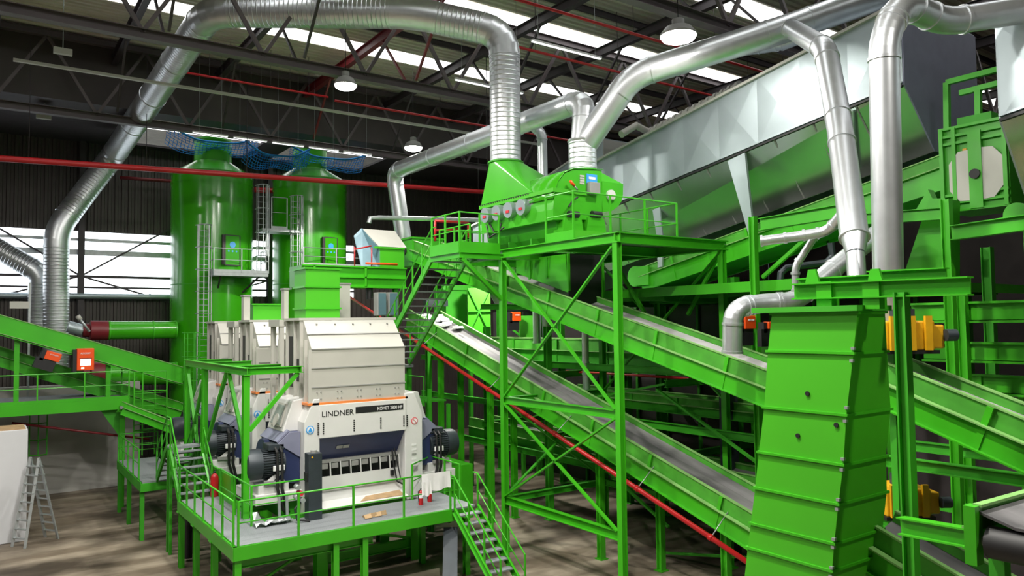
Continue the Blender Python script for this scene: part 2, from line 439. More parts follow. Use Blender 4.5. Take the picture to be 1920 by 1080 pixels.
# roof steel -----------------------------------------------------------------
TRZ = 17.25
for y, words_ in ((15.7, 'first brown lattice roof truss, above the drum separator'), (26.75, 'brown lattice roof truss crossing behind the big elbow duct'), (38.4, 'brown lattice roof truss in front of the green tank tops')):
    t = thing('roof_truss', words_, 'roof truss', 'lattice roof trusses')
    MB().ibeam((XL+.15, y, TRZ), (XR-.15, y, TRZ), .34, .34).build('lower_chord', TRUSS, t)
    MB().ibeam((XL+.15, y, RZ-.2), (XR-.15, y, RZ-.2), .3, .3).build('upper_chord', TRUSS, t)
    x = 4.25-1.97*8; up = True; k = 0
    while x < 52 and k < 40:
        a = (x, y, TRZ+.1 if up else RZ-.3); b = (x+1.97, y, RZ-.3 if up else TRZ+.1)
        if x > XL+.2: MB().bar(a, b, .13, .13).build('diagonal', TRUSS, t)
        x += 1.97; up = not up; k += 1
for i in range(-3, 8):
    x = 14.2+4.6*i
    red = i == 0
    t = thing('roof_beam', ('red' if red else 'dark brown')+' roof beam below the sheeting, '+('over the big elbow duct' if red else ('number of bays from the red one: %d' % i)), 'roof beam', 'roof beams')
    t['label'] = 'red roof beam below the sheeting, over the big elbow duct' if red else 'dark brown steel roof beam running between the lattice trusses under the sheeting'
    MB().ibeam((x, -7.9, RZ-.72), (x, WY-8, RZ-.72), .42, .26).build('beam', REDD if red else DARKST, t)
    if -3 < i < 6:
        for y in (21.2, 32.5):
            for s in (-1, 1): MB().bar((x, y+3*s, RZ-.9), (x, y+5.3*s, TRZ+.2), .09, .09).build('knee_brace', REDD if red else DARKST, t)
# purlins
for y in [9.9, 16.5, 23.0, 29.6, 36.2]:
    o = MB().ibeam((XL+.1, y, RZ-.35), (XR-.1, y, RZ-.35), .26, .14).build('purlin', DARKST)
    tag(o, 'dark purlin under the roof sheets, parallel to the roof lights', 'purlin', 'purlins')
# sprinkler pipes and the big fire main
for (a, b, k, w) in (((970, 0), (1230, 75), 18.2, 'passing the brightest lamp'), ((980, 88), (1170, 140), 18.2, 'above the green drum separator'), ((640, 190), (880, 232), 18.2, 'behind the tall vertical duct'), ((360, 135), (605, 183), 19.0, 'left of the lamp on the truss')):
    p, q = at(*a, Z=k), at(*b, Z=k); y = (p.y+q.y)/2; lo, hi = (p.x-.3, q.x+18) if a[0] > 600 else (p.x-.2, q.x+.2)
    t = thing('sprinkler_pipe', 'thin red sprinkler pipe under the roof, '+w, 'pipe', 'red sprinkler pipes')
    MB().cyl((lo, y, k), (hi, y, k), .055, 8).build('pipe', RED, t)
    for x in frange(lo+1, hi-1, 6): MB().cyl((x, y, k), (x, y, RZ-.1), .012, 6).build('hanger', DARKST, t)
t = thing('fire_main', 'thick red fire main crossing the hall in front of the tank tops', 'pipe')
fy = 37.2; p, q = at(0, 297, Y=fy), at(910, 360, Y=fy)
d = (q-p).normalized()
MB().cyl(p-d*4, q+d*9, .13, 12).build('pipe', RED, t)
for s in frange(3, (q-p).length+6, 7): c = p-d*2+d*s; MB().cyl(c, (c.x, c.y, RZ-1), .015, 6).build('hanger', DARKST, t)
t = thing('fire_main', 'short red pipe stub on the cladding between the two tanks', 'pipe')
p, q = at(478, 356, Y=WY-1), at(516, 358, Y=WY-1); MB().cyl(p, q, .17, 10).build('pipe', RED, t)
t = thing('fire_main', 'dark red pipe on the cladding left of the first tank', 'pipe')
p, q = at(225, 333, Y=WY-.6), at(326, 340, Y=WY-.6); MB().cyl(p, q, .10, 10).build('pipe', REDD, t)
# cable tray line, tube lamps, high bays
t = thing('cable_tray', 'beige cable tray hanging under the roof behind the diagonal duct', 'cable tray')
p, q = at(250, 147, Z=17.6), at(900, 268, Z=17.6); MB().box(p.x-4, p.y, 17.55, q.x+3, p.y+.16, 17.65).build('tray', LGREY, t)
for i, (a, b, z, w, n) in enumerate((((1000, 75), (1143, 117), 17.9, 'right of the tall vertical duct', 1), ((855, 148), (998, 180), 16.95, 'hung on the truss beside the tall vertical duct', 1), ((366, 243), (697, 296), 16.9, 'row of lamps along the truss over the tanks', 5))):
    p, q = at(*a, Z=z), at(*b, Z=z); y = (p.y+q.y)/2
    for k in range(n):
        xa = p.x+(q.x-p.x)*k/n; xb = p.x+(q.x-p.x)*(k+.86)/n
        t = thing('tube_lamp', 'white fluorescent lamp strip '+w, 'lamp', 'fluorescent strips')
        MB().box(xa, y-.06, z, xb, y+.06, z+.07).build('housing', WHITE, t)
        MB().box(xa+.02, y-.045, z-.03, xb-.02, y+.045, z).build('tube', TUBE, t)
        for x in (xa+.3, xb-.3): MB().cyl((x, y, z+.07), (x, y, RZ-.05), .008, 5).build('hanger_wire', ZINC, t)
LAMPW = 620
def high_bay(p, label, power=1.0, size=.32, light=True, cone=None):
    t = thing('high_bay_lamp', label, 'lamp', 'high bay lamps'); p = V(p)
    MB().lathe(p, [(size, 0), (size*1.02, .05), (size*.72, .26), (size*.34, .34), (size*.34, .52), (.04, .56)], 24).build('reflector', MGREY, t)
    MB().lathe(p, [(size*.5, -.16), (size*.86, -.10), (size*.98, .0)], 24).build('lens', LAMP, t)
    MB().cyl(p+V((0, 0, .5)), (p.x, p.y, RZ-.3), .015, 6).build('cord', BLACK, t)
    if light:
        if cone:
            L = bpy.data.lights.new('lamp_light', 'SPOT'); L.spot_size = cone; L.spot_blend = .04; L.shadow_soft_size = .12; L.energy = LAMPW*power
        else:
            L = bpy.data.lights.new('lamp_light', 'AREA'); L.shape = 'DISK'; L.size = size*1.7; L.energy = LAMPW*power
        L.color = (1, .96, .88)
        lo = bpy.data.objects.new('lamp_light', L); COL.objects.link(lo); lo.location = p+V((0, 0, -.36 if cone else -.2)); lo.parent = t
    return t
high_bay(at(648, 160, Y=26.4), 'glowing high bay lamp below the truss left of the tall duct', 1.5, .42)
high_bay(at(775, 277, Y=33.5), 'glowing high bay lamp above the thin far duct', 6.5, .46, True, math.radians(139))
high_bay(at(1272, 68, Y=15.5), 'biggest glowing high bay lamp, right of the branching ducts', .6, .56)
for k, (x, y, w, pw) in enumerate(((4.2, 13.5, 'over the shredder platform stair', 1.7), (6.0, 19.4, 'over the front edge of the shredder platform', 1.9), (6.6, 8.2, 'over the open floor before the near chute', 3.0), (10.5, -1.0, 'over the near conveyor end', 1.3), (-3, 18, 'over the left edge of the floor', 1.2), (-4, 8, 'over the camera side of the floor', 1.0), (-6, 28, 'over the white block', 1.2))):
    high_bay((x, y, 17.0), 'added out-of-view fill lamp hanging '+w, pw)  # fill lamps added outside the view to brighten the machines
# brackets / detectors on the dark roof at left
for i, (a, w) in enumerate((((118, 97), 'upper, nearest the duct'), ((84, 205), 'middle'), ((82, 219), 'lowest'))):
    p = at(*a, Z=17.9-.2*i); t = thing('cable_box', 'pale junction box under the dark roof at the left, '+w, 'junction box')
    MB().box(p.x-.3, p.y-.1, p.z-.1, p.x+.3, p.y+.1, p.z+.12).build('housing', LGREY, t); MB().cyl((p.x, p.y, p.z), (p.x, p.y, RZ), .012, 6).build('hanger', ZINC, t)

# ================================================================== TANKS
TY = 43.6; TR = 2.13
tx = [at(398, 500, Y=TY).x, at(581, 500, Y=TY).x]
for i, x in enumerate(tx):
    zt = at((398, 581)[i], (318, 330)[i], Y=TY-TR).z; zt = min(zt, 17.1)
    t = thing('storage_tank', ('glossy green storage tank on the left, standing before the window band', 'glossy green storage tank on the right, brightly lit with a curved shade line')[i], 'tank', 'green tanks')
    MB().lathe((x, TY, 0), [(TR, 0), (TR, zt-.55), (TR+.03, zt-.55), (TR+.03, zt-.45), (TR, zt-.45), (TR, zt)], 56).build('shell', GT, t)
    MB().lathe((x, TY, 0), [(TR+.05, zt), (TR+.05, zt+.06), (1.05, zt+.75), (1.0, zt+.8)], 48).build('cone_roof', GT, t)
    MB().lathe((x, TY, 0), [(.98, zt+.7), (.98, zt+1.95), (1.02, zt+1.95), (1.02, zt+2.05)], 40).build('neck', G, t)
    for z in (zt*.30, zt*.62): MB().lathe((x, TY, 0), [(TR+.012, z), (TR+.012, z+.05)], 56, False).build('weld_band', GM, t)
    # manway door facing the hall
    c = at((433, 617)[i], (470, 472)[i], Y=TY-TR*.9); ang = math.atan2(c.x-x, -(math.sqrt(max(.1, TR*TR-(c.x-x)**2))))
    nx = (c.x-x)/TR; nv = V((nx, -math.sqrt(1-nx*nx), 0)); sv = V((0, 0, 1)).cross(nv); b = V((x, TY, c.z))+nv*(TR+.02)
    dw, dh = .42, .80
    MB().hexa([b-sv*dw-V((0, 0, dh))+nv*k for k in (0,)]+[b+sv*dw-V((0, 0, dh)), b+sv*dw-V((0, 0, dh))+nv*.07, b-sv*dw-V((0, 0, dh))+nv*.07]+[b-sv*dw+V((0, 0, dh)), b+sv*dw+V((0, 0, dh)), b+sv*dw+V((0, 0, dh))+nv*.07, b-sv*dw+V((0, 0, dh))+nv*.07]).build('manway_door', GT, t)
    fr = MB()
    for s in (-1, 1):
        fr.bar(b+sv*dw*s-V((0, 0, dh))+nv*.06, b+sv*dw*s+V((0, 0, dh))+nv*.06, .05, .05, nv); fr.bar(b-sv*dw+V((0, 0, dh*s))+nv*.06, b+sv*dw+V((0, 0, dh*s))+nv*.06, .05, .05, nv)
    fr.build('door_frame', DARKST, t)
    MB().bar(b-sv*(dw+.12)-V((0, 0, dh))+nv*.08, b-sv*(dw+.12)+V((0, 0, dh))+nv*.08, .12, .1, nv).build('hinge_bar', DARKST, t)
    pz = V((0, 0, .3)); MB().cyl(b+pz+nv*.07, b+pz+nv*.085, .17, 16).build('round_sign', SIGNB, t)
    for k in (-1, 0, 1): q = b+sv*.22*k-V((0, 0, .05)); MB().cyl(q+nv*.07, q+nv*.085, .05, 10).build('small_sign', SIGNB, t)
    # lower green bands of the concrete-coloured foot are hidden by the machines
TZT = 16.4
# platforms and ladders round the tanks
p0 = at(400, 510, Y=TY-TR-.9); p1 = at(502, 514, Y=TY-TR-.9); zf = p0.z
t = thing('tank_platform', 'grey galvanised platform round the left tank below its door', 'platform')
mb = MB(); mb.box(p0.x, TY-TR-1.0, zf-.18, p1.x, TY-TR+.5, zf); mb.build('deck', ZINC, t)
for x in (p0.x+.4, p1.x-.4): MB().bar((x, TY-TR-.8, zf-.15), (lerp((x, 0, 0), (tx[0], 0, 0), .35).x, TY-TR+.35, zf-1.0), .07, .07).build('bracket', DARKST, t)
railing('galvanised railing on the left tank platform', [(p0.x, TY-TR+.3, zf), (p0.x, TY-TR-1, zf), (p1.x, TY-TR-1, zf), (p1.x, TY-TR+.3, zf)], 1.25, 1.3, ZINC)
f = at(383, 650, Y=TY-TR-.55); f2 = at(383, 420, Y=TY-TR-.55)
cage_ladder('tall caged ladder on the front of the left tank', (f.x, TY-TR*.98-.25, 4.0), f2.z-4.0, (0, -1, 0), .55, ZINC, 3.2)
f = at(356, 640, Y=36.6); cage_ladder('short caged ladder left of the tall one, with a round top hoop', (f.x, 36.6, 2.3), at(356, 622, Y=36.6).z-2.3, (.2, -1, 0), .5, GM, .8)
zl = at(500, 428, Y=TY-TR-.3).z; zh = at(500, 345, Y=TY-TR-.3).z
f = at(490, 500, Y=TY-1.9); cage_ladder('caged ladder between the tanks, on the left tank side', (f.x, TY-1.9, zf), zh-zf, (0, -1, 0), .5, ZINC, 1.0)
f = at(556, 500, Y=TY-TR-.3); cage_ladder('caged ladder between the tanks, on the right tank side', (f.x, TY-TR-.1, zf-.8), zh-zf+.3, (0, -1, 0), .5, ZINC, 1.0)
a, b = at(508, 430, Y=TY-TR-.2), at(537, 430, Y=TY-TR-.2)
t = thing('tank_platform', 'small grey galvanised rest platform high between the two tanks', 'platform')
MB().box(a.x-.5, TY-TR-.3, zl-.15, b.x+.7, TY-TR+.9, zl).build('deck', ZINC, t)
railing('galvanised railing on the small platform between the tanks', [(a.x, TY-TR-.3, zl), (b.x, TY-TR-.3, zl)], 1.75, .95, ZINC)
zr = at(610, 499, Y=TY-TR-.9).z
a, b = at(568, 499, Y=TY-TR-.9), at(720, 503, Y=TY-TR-.9)
t = thing('tank_platform', 'galvanised platform at the door of the right tank', 'platform')
MB().box(a.x, TY-TR-1, zr-.2, b.x+.8, TY-TR-.02, zr).build('deck', G, t)
railing('galvanised railing at the door of the right tank', [(a.x, TY-TR-1, zr), (b.x+.8, TY-TR-1, zr)], 1.0, 1.9, ZINC)
# blue safety nets round the openings
def net(label, x0, x1, y, ztop, sag, dep):
    t = thing('safety_net', label, 'net', 'blue nets'); n = 26; mb = MB(); rows = 7; g = []
    for i in range(n+1):
        s = i/n; x = x0+(x1-x0)*s; zc = ztop-sag*math.sin(PI*s)*(1+.12*math.sin(9*s))
        g.append([mb.bm.verts.new((x, y+.25*math.sin(12*s+j)*.4+.1*j, zc-dep*j/rows*(.85+.25*math.sin(7*s+1)))) for j in range(rows+1)])
    for i in range(n):
        for j in range(rows): mb.bm.faces.new((g[i][j], g[i+1][j], g[i+1][j+1], g[i][j+1]))
    o = mb.build('mesh', NET, t); w = o.modifiers.new('wire', 'WIREFRAME'); w.thickness = .05; w.use_even_offset = False
    MB().tube([v for v in [(x0+(x1-x0)*i/n, y-.03, ztop-sag*math.sin(PI*i/n)*(1+.12*math.sin(9*i/n))) for i in range(n+1)]], .06, 6).build('edge_rope', NET, t)
    return t
net('blue safety net slung round the left tank neck', tx[0]-2.6, tx[0]+2.2, TY-1.3, 18.35, .75, .8)
net('blue safety net sagging between the two tank necks', tx[0]+1.3, tx[1]-.6, TY-1.6, 17.9, .7, .9)
net('blue safety net slung round the right tank neck', tx[1]-1.6, tx[1]+3.0, TY-1.35, 18.0, .5, .8)

# ================================================================== SHREDDERS
def shredder(Y0, label, text=True):
    t = thing('shredder', label, 'shredder', 'white shredders')
    y = Y0; xl, xr = 7.98, 11.95
    # machine body and columns
    MB().box(8.1, y+.75, 2.0, 11.85, y+3.0, 5.2).build('body', WHITE, t, bevel=.03)
    for x0, x1, s in ((xl, 8.46, -1), (11.32, xr, 1)):
        c = .30
        if s < 0: pr = [(x0, 2.0), (x1, 2.0), (x1, 5.42), (x0+c, 5.42), (x0, 4.75)]
        else: pr = [(x0, 2.0), (x1, 2.0), (x1, 4.75), (x1-c, 5.42), (x0, 5.42)]
        MB().plate([(a, y, b) for a, b in pr], .75, (0, 1, 0)).build('side_column', WHITE, t, bevel=.02)
    # front hood panel with lettering
    pn = MB().box(8.44, y-.03, 4.24, 11.34, y+.3, 5.24).build('hood_panel', WHITE, t, bevel=.015)
    if text:
        text_mesh('LINDNER', 'lettering', .235, (8.50, y-.034, 4.88), (1, 0, 0), (0, 0, 1), INK, pn, width=1.02)
        MB().box(9.60, y-.036, 4.90, 11.24, y-.029, 5.10).build('name_strip', INK, pn)
        text_mesh('KOMET 2800 HP', 'model_lettering', .15, (11.20, y-.042, 4.945), (1, 0, 0), (0, 0, 1), SIGNW, pn, ext=.003, width=.86, align='RIGHT')
    for x in (8.40, 8.56, 9.55, 10.45, 11.26, 11.38):
        mb = MB()
        for k in range(6): mb.box(x-.022, y-.04, 4.36+k*.062, x+.022, y-.025, 4.40+k*.062)
        mb.build('vent_slots', INK, t)
    o = MB(); o.cyl((8.16, y-.012, 4.52), (8.16, y+.005, 4.52), .125, 20); ob = o.build('round_sign', SIGNB, t)
    MB().cyl((8.16, y-.018, 4.52), (8.16, y-.010, 4.52), .098, 20).build('sign_face', SIGNW, ob)
    MB().plate([(8.10, y-.024, 4.45), (8.22, y-.024, 4.45), (8.22, y-.024, 4.50), (8.16, y-.024, 4.60), (8.10, y-.024, 4.50)], .008, (0, 1, 0)).build('sign_symbol', SIGNB, ob)
    ob = MB().cyl((11.66, y-.012, 4.5), (11.66, y+.005, 4.5), .115, 20).build('prohibition_sign', SIGNR, t)
    MB().cyl((11.66, y-.018, 4.5), (11.66, y-.010, 4.5), .09, 20).build('sign_face', SIGNW, ob)
    MB().bar((11.60, y-.022, 4.56), (11.72, y-.022, 4.44), .012, .022, (0, -1, 0)).build('sign_bar', SIGNR, ob)
    for z in (3.1, 3.25, 3.4, 3.55, 3.7): MB().box(11.56, y-.008, z, 11.72, y+.002, z+.06).build('notice_label', SIGNW if z != 3.4 else MGREY, t)
    MB().box(11.52, y-.02, 2.9, 11.76, y+.01, 3.06).build('vent_grille', MGREY, t)
    # mouth: dark blue flap, comb, white lower plates, tray
    MB().plate([(8.46, y+.02, 4.26), (11.32, y+.02, 4.26), (11.32, y+.62, 3.45), (8.46, y+.62, 3.45)], .04).build('flap', BLUE, t)
    for x in (9.10, 9.32): MB().plate([(x, y+.26, 3.92), (x+.2, y+.26, 3.92), (x+.2, y+.33, 3.82), (x, y+.33, 3.82)], .02, (0, -1, .3)).build('flap_label', MGREY, t)
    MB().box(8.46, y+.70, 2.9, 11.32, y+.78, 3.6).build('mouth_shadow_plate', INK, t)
    mb = MB().box(8.46, y+.44, 3.40, 11.32, y+.66, 3.50); mb.build('comb_bar', MGREY, t)
    for k in range(9):
        x = 8.62+k*.335
        MB().bar((x, y+.44, 3.42), (x, y+.38, 2.98), .03, .05, (0, 1, 0)).build('comb_tooth', WHITE, t)
        if k < 8: MB().box(x+.06, y+.46, 3.22, x+.28, y+.52, 3.38).build('comb_knife', MGREY, t)
    MB().plate([(8.46, y+.36, 3.0), (11.32, y+.36, 3.0), (11.32, y+.30, 2.55), (8.46, y+.30, 2.55)], .06, (0, 1, 0)).build('door_plate', WHITE, t)
    MB().cyl((8.5, y+.26, 2.62), (11.3, y+.26, 2.62), .035, 8).build('hinge_rod', LGREY, t)
    MB().plate([(8.46, y+.30, 2.55), (11.32, y+.30, 2.55), (11.32, y+.22, 2.2), (8.46, y+.22, 2.2)], .06, (0, 1, 0)).build('apron_plate', WHITE, t)
    tr = MB().plate([(8.46, y-.25, 2.14), (11.30, y-.25, 2.14), (11.30, y+.30, 2.26), (8.46, y+.30, 2.26)], .05).build('tray', WHITE, t)
    MB().plate([(9.7, y-.16, 2.215), (11.2, y-.18, 2.215), (11.2, y+.2, 2.30), (10.0, y+.12, 2.285)], .01).build('dust_layer', CARD, tr)
    MB().tube([(11.0, y+.30, 3.6), (11.02, y+.2, 3.1), (11.10, y+.15, 2.6), (11.28, y+.1, 2.5)], .028, 8).build('hose', BLACK, t)
    MB().tube([(11.08, y+.30, 3.65), (11.16, y+.2, 3.1), (11.22, y+.15, 2.7), (11.3, y+.1, 2.62)], .022, 8).build('hose', BLACK, t)
    MB().box(10.95, y+.26, 2.78, 11.05, y+.34, 2.95).build('latch', INK, t)
    # both drives
    for s in (-1, 1):
        cx = 9.965
        def X(v): return cx+s*v
        # shoulder housing with dull window
        pr = [(1.95, 4.45), (2.45, 4.45), (2.35, 4.75), (2.15, 5.38), (1.60, 5.45), (1.60, 4.45)]
        sh = MB().plate([(X(a), y+.55, b) for a, b in pr], 1.5, (0, 1, 0)).build('shoulder_housing', WHITE, t, bevel=.03)
        if s < 0:
            w = [(X(2.42), y+.75, 4.58), (X(2.42), y+1.75, 4.58), (X(2.19), y+1.55, 5.25), (X(2.19), y+.85, 5.25)]
            MB().plate(w, .05, (-1, 0, .3)).build('window_frame', LGREY, sh)
            w2 = [lerp(p, (X(2.30), y+1.22, 4.9), .16)+V((-.055, 0, .015)) for p in w]
            MB().plate(w2, .012, (-1, 0, .3)).build('window_glass', GLASS, sh)
            MB().ring((X(2.40)-.02, y+1.25, 4.75), (1, 0, -.33), .20, .05, .0).build('window_wheel', LGREY, sh)
        # blue gear case with pale sloped cover
        pr = [(1.98, 2.95), (2.62, 2.95), (2.75, 3.6), (2.62, 4.2), (2.30, 4.46), (1.98, 4.46)]
        MB().plate([(X(a), y+.35, b) for a, b in pr], 1.7, (0, 1, 0)).build('gear_case', BLUE, t, bevel=.04)
        MB().plate([(X(2.66), y+.36, 4.18), (X(2.30), y+.36, 4.50), (X(2.30), y+2.0, 4.50), (X(2.66), y+2.0, 4.18)], .05, (s, 0, 1)).build('gear_cover', BLUEG, t)
        MB().plate([(X(2.0), y+.30, 3.7), (X(2.0), y+.30, 4.46), (X(2.32), y+.30, 4.46), (X(2.66), y+.30, 4.16)], .08, (0, 1, 0)).build('gear_cover', BLUEG, t)
        MB().cyl((X(2.7), y+1.25, 3.6), (X(2.86), y+1.25, 3.6), .62, 28).build('belt_guard', BLUE, t)
        # motor
        my, mz = y+.62, 3.58
        mo = MB().cyl((X(2.45), my, mz), (X(3.12), my, mz), .40, 28).build('motor', MOTOR, t)
        mb = MB()
        for a in frange(0, 2*PI*35/36, 36):
            mb.bar((X(2.5), my+.41*math.cos(a), mz+.41*math.sin(a)), (X(3.1), my+.41*math.cos(a), mz+.41*math.sin(a)), .018, .05, (0, math.cos(a), math.sin(a)))
        mb.build('cooling_fins', MOTOR, mo)
        MB().tube([(X(3.12), my, mz), (X(3.42), my, mz), (X(3.52), my, mz), (X(3.55), my, mz)], .42, 28, True, [.45, .45, .42, .33]).build('fan_cowl', MOTOR, mo)
        MB().box(X(2.48), my-.32, mz+.40, X(2.95), my+.25, mz+.58).build('terminal_box', MOTOR, mo, bevel=.02)
        MB().box(X(2.52), my-.50, mz-.18, X(2.86), my-.44, mz-.02).build('cable_clamp', SIGNW, mo, bevel=.02)
        for k in (0, 1):
            x = X(2.60+.14*k)
            MB().tube([(x, my-.25, mz+.50), (x, my-.47, mz+.35), (x, my-.50, mz-.1), (x, my-.50, mz-.7), (X(2.45+.1*k), my-.45, 2.25), (X(2.3+.1*k), my-.2, 2.1)], .045, 8).build('cable', BLACK, mo)
        MB().box(X(2.35), my-.35, 2.72, X(3.25), my+.55, 3.02).build('motor_bed', WHITE, t, bevel=.02)
        MB().bar((X(2.5), my-.4, 3.05), (X(3.1), my-.4, 3.08), .10, .10).build('bed_rail', MGREY, t)
        MB().bar((X(3.05), my-.36, 3.02), (X(2.6), my-.30, 3.32), .10, .10).build('bed_strut', WHITE, t)
        MB().box(X(1.95), y+.2, 2.45, X(3.35), y+2.2, 2.75).build('base_beam', WHITE, t, bevel=.02)
        MB().box(X(2.0), y+.4, 2.0, X(2.6), y+2.0, 2.46).build('drive_foot', GM, t)
    # orange seal, grey feed hopper
    MB().box(8.10, y+.0, 5.24, 11.42, y+2.3, 5.31).build('orange_seal', ORSTR, t)
    hp = MB()
    x0, x1 = 8.22, 11.34
    hp.hexa([(x0, y+.04, 5.31), (x1, y+.04, 5.31), (x1, y+2.1, 5.31), (x0, y+2.1, 5.31), (x0, y+.04, 6.92), (x1, y+.04, 6.92), (x1, y+2.1, 6.92), (x0, y+2.1, 6.92)])
    hp.hexa([(x0, y+.04, 6.92), (x1, y+.04, 6.92), (x1, y+2.1, 6.92), (x0, y+2.1, 6.92), (x0, y+.78, 7.84), (x1-.05, y+.78, 7.84), (x1, y+2.1, 7.84), (x0, y+2.1, 7.84)])
    h = hp.build('feed_hopper', LGREY, t)
    for z in (5.75, 6.33, 6.90): MB().box(x0-.01, y+.015, z, x1+.02, y+.05, z+.035).build('seam_lip', MGREY, h)
    MB().bar((x0, y+.38, 7.36), (x1, y+.38, 7.36), .03, .05, (0, -1, .8)).build('seam_lip', MGREY, h)
    mb = MB()
    for k in range(5):
        for dx in (-.06, .06):
            for z in (5.42, 5.62): mb.cyl((8.45+k*.65+dx, y+.02, z), (8.45+k*.65+dx, y+.045, z), .022, 8)
    mb.build('bolt_heads', MGREY, h)
    mb = MB()
    for k in range(5): mb.cyl((8.6+k*.6, y+.62, 7.66), (8.6+k*.6, y+.64, 7.70), .03, 8)
    mb.build('bolt_heads', MGREY, h)
    for yy in (y+.06, y+.42, y+.80, y+1.35, y+2.06):
        MB().box(x0-.10, yy-.03, 5.3, x0+.01, yy+.03, 6.9 if yy < y+.1 else (7.2 if yy < y+.5 else 7.84)).build('side_rib', LGREY, h)
    MB().box(x0-.14, y+.74, 7.80, x1+.04, y+2.14, 7.88).build('top_flange', LGREY, h)
    MB().box(x0-.015, y+.9, 5.9, x0+.01, y+1.3, 6.6).build('side_opening', INK, h)
    MB().box(x0-.02, y+1.42, 5.7, x0+.01, y+2.0, 7.3).build('side_opening', INK, h)
    return t
shredder(22.0, 'front white shredder with the full lettering, black motors and a grey hopper')
sh2 = shredder(27.2, 'middle white shredder, its lettering hidden behind the front machine')
sh3 = shredder(32.2, 'rearmost white shredder, only the first letters showing past the green frame')
# open grey frames behind the hoppers
for y0, w in ((24.2, 'behind the front hopper'), (29.4, 'behind the middle hopper')):
    t = thing('hopper_frame', 'light grey open frame of upright channels '+w, 'frame')
    for x in (8.05, 9.2):
        for y in (y0+.1, y0+.9): MB().ibeam((x, y, 5.2), (x, y, 7.8), .16, .14, (0, 1, 0)).build('upright', LGREY, t)
    MB().box(7.95, y0, 7.62, 9.4, y0+1.1, 7.84).build('top_plate', LGREY, t)
    MB().box(8.1, y0+.5, 5.4, 9.1, y0+.6, 7.2).build('back_plate', LGREY, t)
    MB().box(8.5, y0+.3, 6.5, 9.3, y0+.9, 7.0).build('drive_box', MGREY, t); MB().cyl((8.35, y0+.4, 6.7), (8.55, y0+.4, 6.7), .15, 12).build('gear_motor', MOTOR, t)
# green inlet chutes standing on the hoppers
def inlet(label, X0, X1, Y0, Y1, z0, z1, seams):
    t = thing('inlet_chute', label, 'chute'); MB().box(X0, Y0, z0, X1, Y1, z1).build('casing', GB, t)
    for z in seams: MB().box(X0-.05, Y0-.05, z-.03, X1+.05, Y1+.05, z+.03).build('flange', G, t)
    return t
inlet('tall green inlet chute standing on the front grey hopper', 8.62, 9.78, 23.65, 24.7, 7.88, 9.52, (8.2, 8.9, 9.5))
inlet('low green inlet chute on the middle grey hopper', 8.44, 9.62, 28.7, 29.25, 7.88, 8.5, (8.47,))
for a, b, y, w in (((635, 530), (657, 598), 25.5, 'right of the tall inlet chute'), ((533, 540), (541, 598), 24.9, 'left of the tall inlet chute'), ((457, 553), (469, 575), 28.6, 'beside the low inlet chute')):
    p, q = at(*a, Y=y), at(*b, Y=y)
    t = thing('grey_post', 'light grey sheet post on the hoppers, '+w, 'post')
    MB().box(p.x, y, 7.88, q.x, y+.3, p.z).build('sheet', LGREY, t); MB().box(p.x-.03, y-.03, p.z-.06, q.x+.03, y+.33, p.z).build('cap', MGREY, t)

# green braced frame left of the shredders
t = thing('pipe_frame', 'light green braced steel frame left of the shredder hoppers', 'frame')
fx, fz = 6.40, 6.22
for y in (22.45, 29.9, 27.3): MB().ibeam((fx, y, 2.1), (fx, y, fz), .2, .18, (0, 1, 0)).build('leg', G, t)
MB().ibeam((fx, 22.3, fz+.1), (fx, 30.2, fz+.1), .22, .18).build('long_beam', G, t)
for y in (22.45, 24.2, 27.4, 29.9): MB().ibeam((fx, y, fz+.1), (8.0, y, fz+.1), .2, .16).build('cross_beam', G, t)
MB().ibeam((8.0, 22.3, fz+.1), (8.0, 22.6, fz+.1), .2, .16).build('end_plate', G, t)
MB().bar((fx+.1, 22.45, 4.6), (7.95, 22.45, fz), .10, .12).build('brace', G, t)
for a, b in (((24.3, fz), (22.6, 4.2)), ((24.5, fz), (26.9, 3.8)), ((29.8, 5.9), (28.0, 3.0)), ((27.5, 5.8), (29.5, 3.2))):
    MB().bar((fx, a[0], a[1]), (fx, b[0], b[1]), .12, .10, (1, 0, 0)).build('brace', G, t)

# ================================================================== SHREDDER PLATFORM
PZ = 2.1
t = thing('work_platform', 'green edged grating platform in front of the first shredder', 'platform')
fy0, fy1, xa, xb = 19.65, 21.55, 5.32, 12.5
MB().box(xa+.05, fy0+.05, PZ-.05, 11.6, fy1, PZ).build('deck', GRATE, t)
MB().box(11.6, fy0+.05, PZ-.05, xb, 22.6, PZ).build('deck', GRATE, t)
MB().box(xa+.05, fy1, PZ-.05, 6.55, 26.1, PZ).build('deck', GRATE, t)
for a, b in (((xa, fy0), (11.65, fy0)), ((xa, fy0), (xa, 26.1))):
    s = V((b[0]-a[0], b[1]-a[1], 0)).normalized()
    MB().channel((a[0], a[1], PZ-.17), (b[0], b[1], PZ-.17), .34, .1, (0, 0, 1), -1 if s.x > .5 else 1, .03).build('edge_channel', G, t)
MB().box(6.52, fy1, PZ-.2, 6.60, 26.1, PZ+.1).build('inner_kick_plate', G, t)
MB().box(6.6, fy1-.04, PZ-.2, 8.0, fy1+.04, PZ+.1).build('inner_kick_plate', G, t)
MB().box(8.0, fy1-.04, PZ-.28, 11.6, fy1+.04, PZ-.02).build('inner_kick_plate', G, t)
for x, y in ((5.45, 19.8), (8.9, 19.8), (8.05, 19.8), (5.42, 21.9), (5.42, 24.0), (5.42, 26.0), (6.55, 26.0), (12.3, 19.9), (11.75, 21.7)):
    MB().ibeam((x, y, 0), (x, y, PZ-.34), .18, .16, (0, 1, 0)).build('leg', G, t)
    MB().box(x-.14, y-.14, PZ-.36, x+.14, y+.14, PZ-.32).build('leg_cap', G, t)
